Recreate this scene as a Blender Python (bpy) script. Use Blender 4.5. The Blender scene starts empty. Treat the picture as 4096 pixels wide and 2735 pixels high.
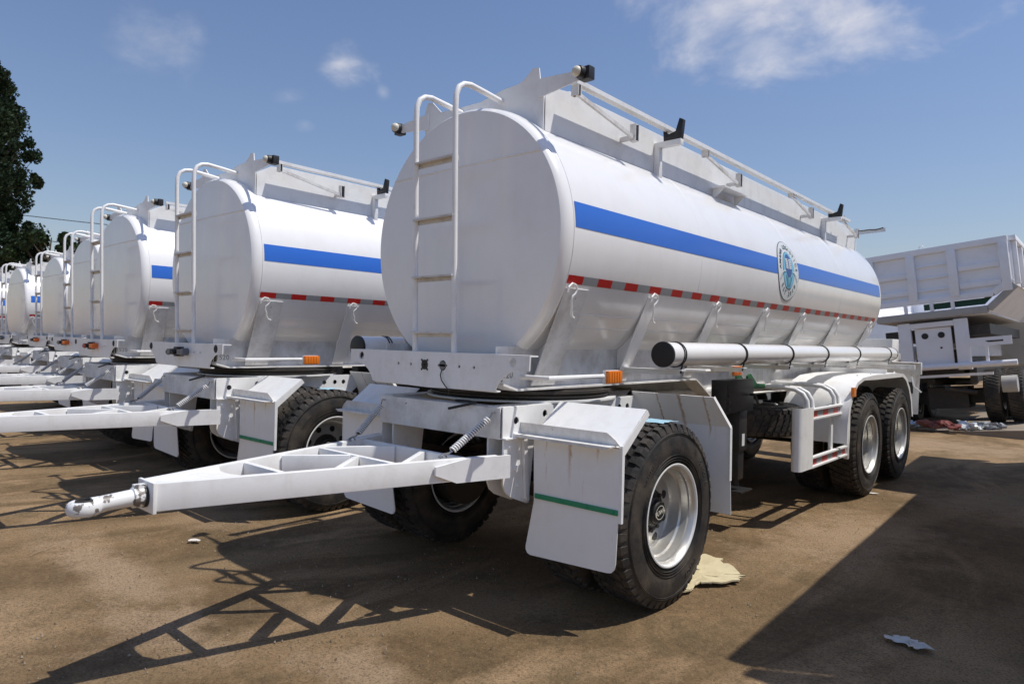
import bpy, bmesh, math, random
from mathutils import Vector, Matrix
random.seed(7)
D = bpy.data; SC = bpy.context.scene; COL = SC.collection
PI = math.pi
# ------------------------------------------------------------------ camera
YAW, PITCH, ROLL = .7301, -.0011, .0202
F_ = Vector((-math.sin(YAW)*math.cos(PITCH), math.cos(YAW)*math.cos(PITCH), math.sin(PITCH)))
R_ = Vector((math.cos(YAW), math.sin(YAW), 0)); U_ = R_.cross(F_)
R2 = R_*math.cos(ROLL)+U_*math.sin(ROLL); U2 = -R_*math.sin(ROLL)+U_*math.cos(ROLL)
cam = D.cameras.new("camera"); camo = D.objects.new("camera", cam); COL.objects.link(camo)
cam.sensor_width = 36; cam.lens = 2724.98/4096*36; cam.clip_start = .05; cam.clip_end = 3000
M = Matrix((R2, U2, -F_)).transposed().to_4x4(); M.translation = Vector((3.1469, -3.6028, 1.5305))
camo.matrix_world = M
cam.dof.use_dof = True; cam.dof.focus_distance = 4.9; cam.dof.aperture_fstop = 4.0
SC.camera = camo
# ------------------------------------------------------------------ sky and sun
SUN = Vector((.42, .265, 1)).normalized()
EL = math.asin(SUN.z); AZ = math.atan2(SUN.x, SUN.y)
w = D.worlds.new("World"); SC.world = w; w.use_nodes = True
nt = w.node_tree; nt.nodes.clear(); N = nt.nodes.new; L = nt.links.new
sky = N('ShaderNodeTexSky'); sky.sky_type = 'NISHITA'; sky.sun_disc = False
sky.sun_elevation = EL; sky.sun_rotation = AZ; sky.altitude = 0; sky.air_density = 1.5; sky.dust_density = .5; sky.ozone_density = 7
tc = N('ShaderNodeTexCoord')
def wmath(op, a, b=None, c=None):
    n = N('ShaderNodeMath'); n.operation = op; n.use_clamp = False
    for i, x in enumerate((a, b, c)):
        if x is None: continue
        if isinstance(x, (int, float)): n.inputs[i].default_value = x
        else: L(x, n.inputs[i])
    return n.outputs[0]
nz = N('ShaderNodeTexNoise'); nz.inputs['Scale'].default_value = 9; nz.inputs['Detail'].default_value = 12; nz.inputs['Roughness'].default_value = .58; nz.inputs['Distortion'].default_value = .25
mp = N('ShaderNodeMapping'); mp.inputs['Scale'].default_value = (1, 1, 1.7); L(tc.outputs['Generated'], mp.inputs[0]); L(mp.outputs[0], nz.inputs[0])
def sdir(u, v):   # direction in the sky seen at that place of the photograph
    d = F_ + R2*((u*1.7445-2048)/2725) - U2*((v*1.7445-1367.5)/2725)
    return d.normalized()
cloud = None
for (u, v, r, ax, am) in ((1850, 15, .095, 2.1, 1.4), (1640, 30, .07, 1.5, 1.1), (1960, 60, .055, 1.7, 1.0), (1770, 100, .055, 2., .8), (780, 150, .036, 1.2, 1.1), (355, 90, .05, 1.3, .62), (665, 222, .020, 1.5, .35), (700, 288, .014, 1.4, .3), (415, 135, .02, 1.6, .3), (878, 212, .010, 1, .3)):
    c = sdir(u, v); side = c.cross(Vector((0, 0, 1))).normalized(); up = side.cross(c)
    def dot(vec):
        n = N('ShaderNodeVectorMath'); n.operation = 'DOT_PRODUCT'; L(tc.outputs['Generated'], n.inputs[0]); n.inputs[1].default_value = vec; return n.outputs['Value']
    a = wmath('POWER', wmath('MULTIPLY', dot(side), 1/(r*ax)), 2.); b = wmath('POWER', wmath('MULTIPLY', dot(up), 1/r), 2.)
    a.node.operation = 'MULTIPLY'; L(a.node.inputs[0].links[0].from_socket, a.node.inputs[1])
    b.node.operation = 'MULTIPLY'; L(b.node.inputs[0].links[0].from_socket, b.node.inputs[1])
    rr = wmath('SQRT', wmath('ADD', a, b))
    k = wmath('ADD', wmath('SUBTRACT', 1., rr), wmath('MULTIPLY', wmath('SUBTRACT', nz.outputs['Fac'], .5), 2.9))
    mr = N('ShaderNodeMapRange'); mr.interpolation_type = 'SMOOTHSTEP'; L(k, mr.inputs[0]); mr.inputs[1].default_value = 0.; mr.inputs[2].default_value = 1.5; mr.inputs[4].default_value = am
    m = wmath('MULTIPLY', mr.outputs[0], wmath('GREATER_THAN', dot(c), 0))
    cloud = m if cloud is None else wmath('MAXIMUM', cloud, m)
mx = N('ShaderNodeMix'); mx.data_type = 'RGBA'; L(wmath('MULTIPLY', cloud, .72), mx.inputs[0]); wb = N('ShaderNodeMix'); wb.data_type = 'RGBA'; wb.blend_type = 'MULTIPLY'; wb.inputs[0].default_value = 1; L(sky.outputs[0], wb.inputs[6]); wb.inputs[7].default_value = (1.0, .885, .93, 1); L(wb.outputs[2], mx.inputs[6]); mx.inputs[7].default_value = (6.9, 6.8, 7.2, 1)
bg = N('ShaderNodeBackground'); L(mx.outputs[2], bg.inputs[0]); bg.inputs[1].default_value = .113
wo = N('ShaderNodeOutputWorld'); L(bg.outputs[0], wo.inputs[0])
sl = D.lights.new("sun", 'SUN'); sl.energy = 4.0; sl.angle = math.radians(.5); sl.color = (1, .955, .88)
so = D.objects.new("sun", sl); COL.objects.link(so); so.rotation_euler = (-SUN).to_track_quat('-Z', 'Y').to_euler(); so.location = (0, 0, 30)
SC.view_settings.view_transform = 'Standard'; SC.view_settings.look = 'None'; SC.view_settings.exposure = 0.0; SC.view_settings.gamma = 1
SC.render.engine = 'CYCLES'; SC.render.resolution_x = 1024; SC.render.resolution_y = 683

# ------------------------------------------------------------------ materials
def mat(name, col, rough=.5, metal=0., dirt=None, dirtcol=(.3, .24, .17), dscale=3., bump=0., bscale=60., coat=0., streak=0., dlo=.5, dhi=.8, spec=.5, extra=None):
    m = D.materials.new(name); m.use_nodes = True; t = m.node_tree; n = t.nodes; l = t.links; p = n['Principled BSDF']
    p.inputs['Base Color'].default_value = (*col, 1); p.inputs['Roughness'].default_value = rough; p.inputs['Metallic'].default_value = metal
    p.inputs['Coat Weight'].default_value = coat; p.inputs['Coat Roughness'].default_value = .12; p.inputs['Specular IOR Level'].default_value = spec
    tcn = n.new('ShaderNodeTexCoord'); src = tcn.outputs['Object']; cur = None
    def layer(cur, scale, vscale, lo, hi, amt, c2, det=6):
        mpn = n.new('ShaderNodeMapping'); mpn.inputs['Scale'].default_value = vscale; l.new(src, mpn.inputs[0])
        z = n.new('ShaderNodeTexNoise'); z.inputs['Scale'].default_value = scale; z.inputs['Detail'].default_value = det; z.inputs['Roughness'].default_value = .65; l.new(mpn.outputs[0], z.inputs[0])
        r = n.new('ShaderNodeMapRange'); r.inputs[1].default_value = lo; r.inputs[2].default_value = hi; r.inputs[4].default_value = amt; l.new(z.outputs['Fac'], r.inputs[0])
        mi = n.new('ShaderNodeMix'); mi.data_type = 'RGBA'; l.new(r.outputs[0], mi.inputs[0])
        if cur is None: mi.inputs[6].default_value = (*col, 1)
        else: l.new(cur, mi.inputs[6])
        mi.inputs[7].default_value = (*c2, 1)
        return mi.outputs[2]
    if dirt: cur = layer(cur, dscale, (1, 1, 1), dlo, dhi, dirt, dirtcol)
    if streak: cur = layer(cur, 5, (1.6, 1.6, .22), .5, .85, streak, dirtcol, 4)
    if extra:
        for e in extra: cur = layer(cur, *e)
    if cur is not None: l.new(cur, p.inputs['Base Color'])
    if bump:
        z = n.new('ShaderNodeTexNoise'); z.inputs['Scale'].default_value = bscale; z.inputs['Detail'].default_value = 4; l.new(src, z.inputs[0])
        b = n.new('ShaderNodeBump'); b.inputs['Strength'].default_value = bump; b.inputs['Distance'].default_value = .01; l.new(z.outputs['Fac'], b.inputs['Height']); l.new(b.outputs[0], p.inputs['Normal'])
    return m
RUST = (.28, .11, .035)
WTANK = mat('white_tank_paint', (.88, .87, .855), .24, dirt=.22, dirtcol=(.55, .5, .43), dscale=1.4, bump=.22, bscale=2.2, coat=.5, streak=.12)
WFRAME = mat('white_frame_paint', (.86, .86, .85), .42, dirt=.34, dirtcol=(.47, .43, .38), dscale=7, streak=.22, bump=.05, bscale=25, extra=[(34, (1, 1, 1), .71, .74, .8, RUST)])
WDIRTY = mat('grimy_white_paint', (.80, .79, .77), .55, dirt=.6, dirtcol=(.34, .30, .25), dscale=6, streak=.5, dlo=.42, dhi=.75, extra=[(22, (1, 1, 1), .66, .72, .85, RUST)])
WRUNG = mat('worn_rung_paint', (.66, .65, .63), .6, dirt=.8, dirtcol=(.36, .32, .27), dscale=9, streak=.3, extra=[(26, (1, 1, 1), .66, .70, .85, RUST)])
WCHIP = mat('chipped_white_paint', (.76, .76, .75), .45, dirt=.9, dirtcol=(.10, .075, .06), dscale=17, dlo=.56, dhi=.58, bump=.1, bscale=20)
WFLAP = mat('flap_paint', (.88, .88, .87), .4, dirt=.20, dirtcol=(.5, .44, .36), dscale=3, streak=.12, bump=.06, bscale=4, extra=[(6.5, (2.6, 2.6, .25), .64, .76, .75, (.42, .22, .09))])
def streak_mark(m, x0, z0, z1, w):   # one rust run that starts under the brace and thins downward
    t = m.node_tree; n = t.nodes; l = t.links; p = n['Principled BSDF']; old = p.inputs['Base Color'].links[0].from_socket
    tc_ = n.new('ShaderNodeTexCoord'); sx = n.new('ShaderNodeSeparateXYZ'); l.new(tc_.outputs['Object'], sx.inputs[0])
    def mth(op, a, b):
        k = n.new('ShaderNodeMath'); k.operation = op; k.use_clamp = False
        for i, v in enumerate((a, b)):
            if isinstance(v, (int, float)): k.inputs[i].default_value = v
            else: l.new(v, k.inputs[i])
        return k.outputs[0]
    z = n.new('ShaderNodeTexNoise'); z.inputs['Scale'].default_value = 28; z.inputs['Detail'].default_value = 5; l.new(tc_.outputs['Object'], z.inputs[0])
    hgt = n.new('ShaderNodeMapRange'); l.new(sx.outputs['Z'], hgt.inputs[0]); hgt.inputs[1].default_value = z0; hgt.inputs[2].default_value = z1
    dx = mth('ABSOLUTE', mth('SUBTRACT', sx.outputs['X'], mth('ADD', x0, mth('MULTIPLY', mth('SUBTRACT', z.outputs['Fac'], .5), .03))), 0)
    r = n.new('ShaderNodeMapRange'); l.new(dx, r.inputs[0]); r.inputs[1].default_value = w; r.inputs[2].default_value = w*.2; r.inputs[3].default_value = 0; r.inputs[4].default_value = .9
    f = mth('MULTIPLY', mth('MULTIPLY', r.outputs[0], hgt.outputs[0]), mth('MULTIPLY', z.outputs['Fac'], 1.5))
    mi = n.new('ShaderNodeMix'); mi.data_type = 'RGBA'; l.new(f, mi.inputs[0]); l.new(old, mi.inputs[6]); mi.inputs[7].default_value = (.45, .26, .12, 1); l.new(mi.outputs[2], p.inputs['Base Color'])
streak_mark(WFLAP, .905, .72, .94, .016); streak_mark(WFLAP, .74, .90, .985, .008); streak_mark(WFLAP, 1.09, .88, .985, .010)
BLUE = mat('blue_stripe', (.028, .155, .62), .3, coat=.3, dirt=.06, dscale=2)
RED = mat('red_reflector', (.50, .022, .018), .35, dirt=.25, dirtcol=(.16, .02, .02), dscale=30)
SILV = mat('silver_reflector', (.30, .31, .32), .4, dirt=.3, dirtcol=(.18, .18, .18), dscale=30)
BLACK = mat('black_rubber', (.015, .015, .015), .5)
TYRE = mat('tyre_rubber', (.024, .023, .023), .58, dirt=.8, dirtcol=(.115, .092, .068), dscale=6, dlo=.42, dhi=.72, bump=.25, bscale=90)
BLKMET = mat('black_metal', (.018, .018, .02), .4, dirt=.4, dirtcol=(.07, .055, .04), dscale=9)
DARK = mat('greasy_steel', (.04, .036, .032), .55, dirt=.5, dirtcol=(.12, .08, .05), dscale=12)
STEEL = mat('galvanised_steel', (.42, .42, .42), .35, metal=.8, dirt=.4, dirtcol=(.3, .22, .14), dscale=14)
RIM = mat('silver_rim', (.58, .57, .54), .34, metal=.6, dirt=.6, dirtcol=(.34, .28, .20), dscale=6, bump=.05, bscale=30)
LIP = mat('white_rim_lip', (.75, .75, .74), .35, dirt=.3, dirtcol=(.4, .34, .27), dscale=12)
AMBER = mat('amber_lens', (.85, .22, .02), .25, coat=.5, dirt=.3, dirtcol=(.5, .08, .01), dscale=40)
REDL = mat('red_plastic', (.42, .02, .02), .4)
GREEN = mat('green_plastic', (.02, .26, .13), .5, dirt=.3, dirtcol=(.02, .15, .08), dscale=25)
GREENM = mat('green_paint', (.012, .13, .045), .45, dirt=.3, dirtcol=(.03, .07, .03), dscale=12)
LENS = mat('white_lens', (.66, .63, .53), .45)
GREYM = mat('grey_coupling', (.16, .17, .19), .4, metal=.4)
ORANGE = mat('orange_plastic', (.85, .2, .04), .4)
NAVY = mat('emblem_navy', (.05, .10, .30), .35); CYAN = mat('emblem_cyan', (.20, .52, .70), .35, dirt=.5, dirtcol=(.05, .28, .45), dscale=4)
PALE = mat('emblem_white', (.70, .73, .73), .35); INK = mat('ink', (.02, .05, .06), .5)
DUMPW = mat('dusty_white_paint', (.86, .87, .90), .45, dirt=.3, dirtcol=(.5, .45, .40), dscale=2)
DUMPG = mat('dusty_grey_paint', (.42, .41, .39), .6, dirt=.5, dirtcol=(.2, .17, .13), dscale=3)
BARK = mat('bark', (.09, .07, .05), .9, bump=.4, bscale=8)

# ------------------------------------------------------------------ mesh helpers
class MB:
    def __init__(s): s.v = []; s.f = []; s.m = []; s.cur = 0
    def add(s, vs, fs, mi=None):
        o = len(s.v); s.v += [tuple(v) for v in vs]; s.f += [tuple(i+o for i in f) for f in fs]; s.m += [s.cur if mi is None else mi]*len(fs); return s
    def box(s, x0, x1, y0, y1, z0, z1, T=None):
        vs = [Vector((x, y, z)) for x in (x0, x1) for y in (y0, y1) for z in (z0, z1)]
        if T is not None: vs = [T @ v for v in vs]
        return s.add(vs, [(0, 1, 3, 2), (4, 6, 7, 5), (0, 4, 5, 1), (2, 3, 7, 6), (0, 2, 6, 4), (1, 5, 7, 3)])
    def bar(s, p, q, wd, ht, up=(0, 0, 1)):
        p = Vector(p); q = Vector(q); d = (q-p).normalized(); up = Vector(up)
        sd = d.cross(up).normalized(); up = sd.cross(d)
        vs = [e+sd*a*wd/2+up*b*ht/2 for e in (p, q) for a in (-1, 1) for b in (-1, 1)]
        return s.add(vs, [(0, 1, 3, 2), (4, 6, 7, 5), (0, 4, 5, 1), (2, 3, 7, 6), (0, 2, 6, 4), (1, 5, 7, 3)])
    def tube(s, pts, r, n=12, caps=True):
        pts = [Vector(p) for p in pts]; rs = r if isinstance(r, (list, tuple)) else [r]*len(pts)
        rings = []; prev = None
        for i, p in enumerate(pts):
            d = ((pts[min(i+1, len(pts)-1)]-p).normalized()+(p-pts[max(i-1, 0)]).normalized())
            d = d.normalized() if d.length > 1e-6 else Vector((0, 0, 1))
            if prev is None:
                a = d.orthogonal().normalized()
            else:
                a = prev - d*prev.dot(d); a.normalize()
            prev = a; b = d.cross(a)
            rings.append([p+(a*math.cos(2*PI*k/n)+b*math.sin(2*PI*k/n))*rs[i] for k in range(n)])
        vs = [v for r_ in rings for v in r_]; fs = []
        for i in range(len(pts)-1):
            for k in range(n): fs.append((i*n+k, i*n+(k+1) % n, (i+1)*n+(k+1) % n, (i+1)*n+k))
        if caps: fs += [tuple(range(n))[::-1], tuple(range((len(pts)-1)*n, len(pts)*n))]
        return s.add(vs, fs)
    def lathe(s, prof, o, ax='x', n=48, mi=None, cap=True):   # prof: (offset along axis, radius)
        o = Vector(o); A = {'x': (Vector((1, 0, 0)), Vector((0, 1, 0)), Vector((0, 0, 1))), 'y': (Vector((0, 1, 0)), Vector((0, 0, 1)), Vector((1, 0, 0))), 'z': (Vector((0, 0, 1)), Vector((1, 0, 0)), Vector((0, 1, 0)))}[ax]
        vs = []; fs = []
        for (h, r) in prof:
            for k in range(n): vs.append(o+A[0]*h+A[1]*r*math.cos(2*PI*k/n)+A[2]*r*math.sin(2*PI*k/n))
        for i in range(len(prof)-1):
            for k in range(n): fs.append((i*n+k, i*n+(k+1) % n, (i+1)*n+(k+1) % n, (i+1)*n+k))
        if prof[0][1] > 1e-6 and cap: fs.append(tuple(range(n))[::-1])
        if prof[-1][1] > 1e-6 and cap: fs.append(tuple(range((len(prof)-1)*n, len(prof)*n)))
        return s.add(vs, fs, mi)
    def prism(s, poly, f0, f1):  # poly of (a,b); f0/f1 map to the two faces
        n = len(poly); vs = [f0(*p) for p in poly]+[f1(*p) for p in poly]
        return s.add(vs, [tuple(range(n))[::-1], tuple(range(n, 2*n))]+[(k, (k+1) % n, n+(k+1) % n, n+k) for k in range(n)])
    def plate(s, poly, plane, a0, a1):
        F = {'x': lambda a: (lambda p, q: (a, p, q)), 'y': lambda a: (lambda p, q: (p, a, q)), 'z': lambda a: (lambda p, q: (p, q, a))}[plane]
        return s.prism(poly, F(a0), F(a1))
    def sphere(s, c, r, n=12, sc=(1, 1, 1)):
        prof = [(-math.cos(PI*i/n)*r, max(math.sin(PI*i/n)*r, 1e-4)) for i in range(n+1)]
        o = len(s.v); s.lathe(prof, (0, 0, 0), 'z', n*2)
        for i in range(o, len(s.v)): v = s.v[i]; s.v[i] = (c[0]+v[0]*sc[0], c[1]+v[1]*sc[1], c[2]+v[2]*sc[2])
        return s
    def build(s, name, m, parent=None, bev=0., ang=32, T=None):
        me = D.meshes.new(name); me.from_pydata(s.v, [], s.f)
        ms = m if isinstance(m, (list, tuple)) else [m]
        for x in ms: me.materials.append(x)
        me.polygons.foreach_set('material_index', s.m)
        bm = bmesh.new(); bm.from_mesh(me)
        bmesh.ops.remove_doubles(bm, verts=bm.verts, dist=1e-5)
        bmesh.ops.recalc_face_normals(bm, faces=bm.faces)
        if bev:
            es = [e for e in bm.edges if len(e.link_faces) == 2 and e.calc_face_angle(0) > .6]
            bmesh.ops.bevel(bm, geom=es, offset=bev, segments=2, profile=.6, affect='EDGES', clamp_overlap=True)
        if T is not None: bm.transform(T)
        bm.to_mesh(me); bm.free()
        me.shade_smooth(); me.set_sharp_from_angle(angle=math.radians(ang))
        return link(name, me, parent)
def s_close(prof): return True
def link(name, me, parent=None):
    o = D.objects.new(name, me); COL.objects.link(o)
    if parent is not None: o.parent = parent
    return o
def empty(name, loc=(0, 0, 0), rz=0):
    o = D.objects.new(name, None); COL.objects.link(o); o.location = loc; o.rotation_euler = (0, 0, rz); o.empty_display_size = .2; return o
def tag(o, label=None, cat=None, group=None, kind=None):
    if label: o['label'] = label
    if cat: o['category'] = cat
    if group: o['group'] = group
    if kind: o['kind'] = kind
    return o
def copy_tree(o, parent=None):
    c = o.copy(); COL.objects.link(c); c.parent = parent
    for ch in list(o.children): copy_tree(ch, c)
    return c
def circ(cx, cy, r, n=20): return [(cx+r*math.cos(2*PI*k/n), cy+r*math.sin(2*PI*k/n)) for k in range(n)]
def holed(name, outline, holes, f0, f1, m, parent):   # plate with real holes, filled by a 2D curve
    cu = D.curves.new(name, 'CURVE'); cu.dimensions = '2D'; cu.fill_mode = 'BOTH'; cu.extrude = .5
    for pl in [outline]+holes:
        sp = cu.splines.new('POLY'); sp.points.add(len(pl)-1)
        for i, p in enumerate(pl): sp.points[i].co = (p[0], p[1], 0, 1)
        sp.use_cyclic_u = True
    me = curve_mesh(cu, name)
    for v in me.vertices:
        a = Vector(f0(v.co.x, v.co.y)); b = Vector(f1(v.co.x, v.co.y)); v.co = a if v.co.z < 0 else b
    me.materials.clear(); me.materials.append(m)
    bm = bmesh.new(); bm.from_mesh(me); bmesh.ops.remove_doubles(bm, verts=bm.verts, dist=1e-5); bmesh.ops.recalc_face_normals(bm, faces=bm.faces); bm.to_mesh(me); bm.free()
    me.shade_smooth(); me.set_sharp_from_angle(angle=math.radians(35))
    return link(name, me, parent)
def curve_mesh(cu, name):
    t = D.objects.new('tmp', cu); COL.objects.link(t); bpy.context.view_layer.update()
    dg = bpy.context.evaluated_depsgraph_get(); me = D.meshes.new_from_object(t.evaluated_get(dg)); D.objects.remove(t); me.name = name; return me
def text_geo(txt, size, bold=0.0, extr=0.):
    cu = D.curves.new('t', 'FONT'); cu.body = txt; cu.size = size; cu.align_x = 'CENTER'; cu.align_y = 'CENTER'; cu.offset = bold; cu.extrude = extr; cu.resolution_u = 3
    me = curve_mesh(cu, 't'); r = ([tuple(v.co) for v in me.vertices], [tuple(p.vertices) for p in me.polygons]); D.meshes.remove(me); return r
def arc(cx, cy, r, a0, a1, n): return [(cx+r*math.cos(a0+(a1-a0)*k/n), cy+r*math.sin(a0+(a1-a0)*k/n)) for k in range(n+1)]

# ------------------------------------------------------------------ ground
def ground_mat():
    m = D.materials.new('dirt_yard'); m.use_nodes = True; t = m.node_tree; n = t.nodes; l = t.links; p = n['Principled BSDF']; p.inputs['Roughness'].default_value = .92; p.inputs['Specular IOR Level'].default_value = .25
    tcn = n.new('ShaderNodeTexCoord')
    def noise(sc, det=8, ro=.6, dist=0., vs=(1, 1, 1)):
        mpn = n.new('ShaderNodeMapping'); mpn.inputs['Scale'].default_value = vs; l.new(tcn.outputs['Object'], mpn.inputs[0])
        z = n.new('ShaderNodeTexNoise'); z.inputs['Scale'].default_value = sc; z.inputs['Detail'].default_value = det; z.inputs['Roughness'].default_value = ro; z.inputs['Distortion'].default_value = dist; l.new(mpn.outputs[0], z.inputs[0]); return z.outputs['Fac']
    def ramp(x, st):
        r = n.new('ShaderNodeValToRGB'); l.new(x, r.inputs[0]); e = r.color_ramp.elements
        e[0].position, e[0].color = st[0][0], (*st[0][1], 1); e[1].position, e[1].color = st[-1][0], (*st[-1][1], 1)
        for q in st[1:-1]: k = e.new(q[0]); k.color = (*q[1], 1)
        return r.outputs[0]
    def mix(f, a, b, mode='MIX'):
        mi = n.new('ShaderNodeMix'); mi.data_type = 'RGBA'; mi.blend_type = mode
        for i, x in ((0, f), (6, a), (7, b)):
            if isinstance(x, (int, float)): mi.inputs[i].default_value = x
            elif isinstance(x, tuple): mi.inputs[i].default_value = (*x, 1)
            else: l.new(x, mi.inputs[i])
        return mi.outputs[2]
    def rng(x, a, b, c=0., d=1.):
        r = n.new('ShaderNodeMapRange'); l.new(x, r.inputs[0]); r.inputs[1].default_value = a; r.inputs[2].default_value = b; r.inputs[3].default_value = c; r.inputs[4].default_value = d; return r.outputs[0]
    c = ramp(noise(1.1, 9, .66, .5), [(.30, (.088, .058, .032)), (.50, (.150, .100, .055)), (.70, (.235, .160, .092))])
    patch = noise(.55, 7, .62, 1.6, (1.25, .5, 1)); c = mix(rng(patch, .49, .64, 0, .9), c, (.37, .262, .165))      # pale dust drifts
    c = mix(rng(noise(2.0, 9, .75, .8), .50, .66, 0, .65), c, (.070, .056, .030))                  # damp, mossy stains
    tr = n.new('ShaderNodeMapping'); tr.inputs['Rotation'].default_value = (0, 0, .28); l.new(tcn.outputs['Object'], tr.inputs[0])
    wv = n.new('ShaderNodeTexWave'); wv.inputs['Scale'].default_value = .21; wv.inputs['Distortion'].default_value = 3.5; wv.inputs['Detail'].default_value = 5; wv.inputs['Detail Scale'].default_value = 1.2; l.new(tr.outputs[0], wv.inputs[0])
    c = mix(rng(wv.outputs['Fac'], .80, .98, 0, .45), c, (.30, .215, .135))                        # worn wheel tracks
    cn = noise(3.2, 10, .72)
    for (px_, py_, rx_, ry_, am_) in ((-1.7, -2.03, 1.25, .22, .9), (-.6, -2.2, .45, .25, .7), (.55, -1.72, .38, .22, .85), (1.45, 2.4, .55, 1.0, .8), (.15, 1.2, .5, .45, .7), (-2.9, -.9, .9, .35, .7), (2.3, 4.8, .9, .7, .6), (-.2, -1.45, .4, .15, .4), (.9, 9.2, 2.6, .9, .8)):
        sb = n.new('ShaderNodeVectorMath'); sb.operation = 'SUBTRACT'; l.new(tcn.outputs['Object'], sb.inputs[0]); sb.inputs[1].default_value = (px_, py_, 0)
        ml = n.new('ShaderNodeVectorMath'); ml.operation = 'MULTIPLY'; l.new(sb.outputs[0], ml.inputs[0]); ml.inputs[1].default_value = (1/rx_, 1/ry_, 0)
        ln = n.new('ShaderNodeVectorMath'); ln.operation = 'LENGTH'; l.new(ml.outputs[0], ln.inputs[0])
        q = n.new('ShaderNodeMath'); q.operation = 'MULTIPLY_ADD'; l.new(cn, q.inputs[0]); q.inputs[1].default_value = 4.2; q.inputs[2].default_value = -1.2
        q2 = n.new('ShaderNodeMath'); q2.operation = 'SUBTRACT'; l.new(q.outputs[0], q2.inputs[0]); l.new(ln.outputs['Value'], q2.inputs[1])
        c = mix(rng(q2.outputs[0], -.4, .7, 0, am_), c, (.33, .245, .175))     # drifts of pale dust
    c = mix(rng(noise(14, 8, .8), .42, .66, 0, .35), c, (.27, .195, .118))
    c = mix(rng(noise(75, 6, .85), .47, .62, 0, .8), c, (.050, .037, .022))
    c = mix(rng(noise(85, 4, .75), .60, .70, 0, .75), c, (.40, .31, .21))
    c = mix(1., c, (1.38, 1.31, 1.16), 'MULTIPLY')
    l.new(c, p.inputs['Base Color'])
    b = n.new('ShaderNodeBump'); b.inputs['Distance'].default_value = .02; b.inputs['Strength'].default_value = .8
    ad = n.new('ShaderNodeMath'); ad.operation = 'ADD'; l.new(noise(48, 8, .85), ad.inputs[0]); l.new(rng(noise(2.2, 4, .5), 0, 1, 0, 2.2), ad.inputs[1]); l.new(ad.outputs[0], b.inputs['Height']); l.new(b.outputs[0], p.inputs['Normal'])
    return m
g = MB()
xs = [-900, -300, -100, -40, -20]+[-10+i*.25 for i in range(0, 81)]+[20, 60, 200, 900]
ys = [-300, -60, -20]+[-6+i*.25 for i in range(0, 97)]+[30, 60, 150, 400, 1200]
from mathutils import noise as mn
vs = [(x, y, (mn.noise(Vector((x*.5, y*.5, 3)))*.012+mn.noise(Vector((x*1.7, y*1.7, 9)))*.006-.009) if abs(x) < 12 and -7 < y < 19 else -.009) for x in xs for y in ys]
g.add(vs, [(i*len(ys)+j, (i+1)*len(ys)+j, (i+1)*len(ys)+j+1, i*len(ys)+j+1) for i in range(len(xs)-1) for j in range(len(ys)-1)])
tag(g.build('ground', ground_mat()), kind='structure')
# loose grit scattered over the yard
g = MB(); random.seed(3)
for i in range(9000):
    y = -2.9+random.random()**1.5*9; x = -3.5+random.random()*7.2
    if mn.noise(Vector((x*1.3, y*1.3, 2))) < random.uniform(-.25, .45): continue
    r = random.choice((.0015, .002, .002, .003, .0035, .005))*random.uniform(.7, 1.4); z = -.004
    a = random.random()*6; vs = []
    for k in range(5): vs.append((x+r*math.cos(a+k*1.257)*random.uniform(.7, 1.5), y+r*math.sin(a+k*1.257)*random.uniform(.7, 1.5), z))
    vs.append((x, y, z+r*1.1+.004)); g.add(vs, [(k, (k+1) % 5, 5) for k in range(5)], random.choice((0, 0, 1)))
tag(g.build('gravel', [mat('pale_grit', (.31, .25, .18), .9), mat('brown_grit', (.13, .10, .07), .9)]), 'pale and brown grit scattered over the dirt yard', 'gravel', kind='stuff')

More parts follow.
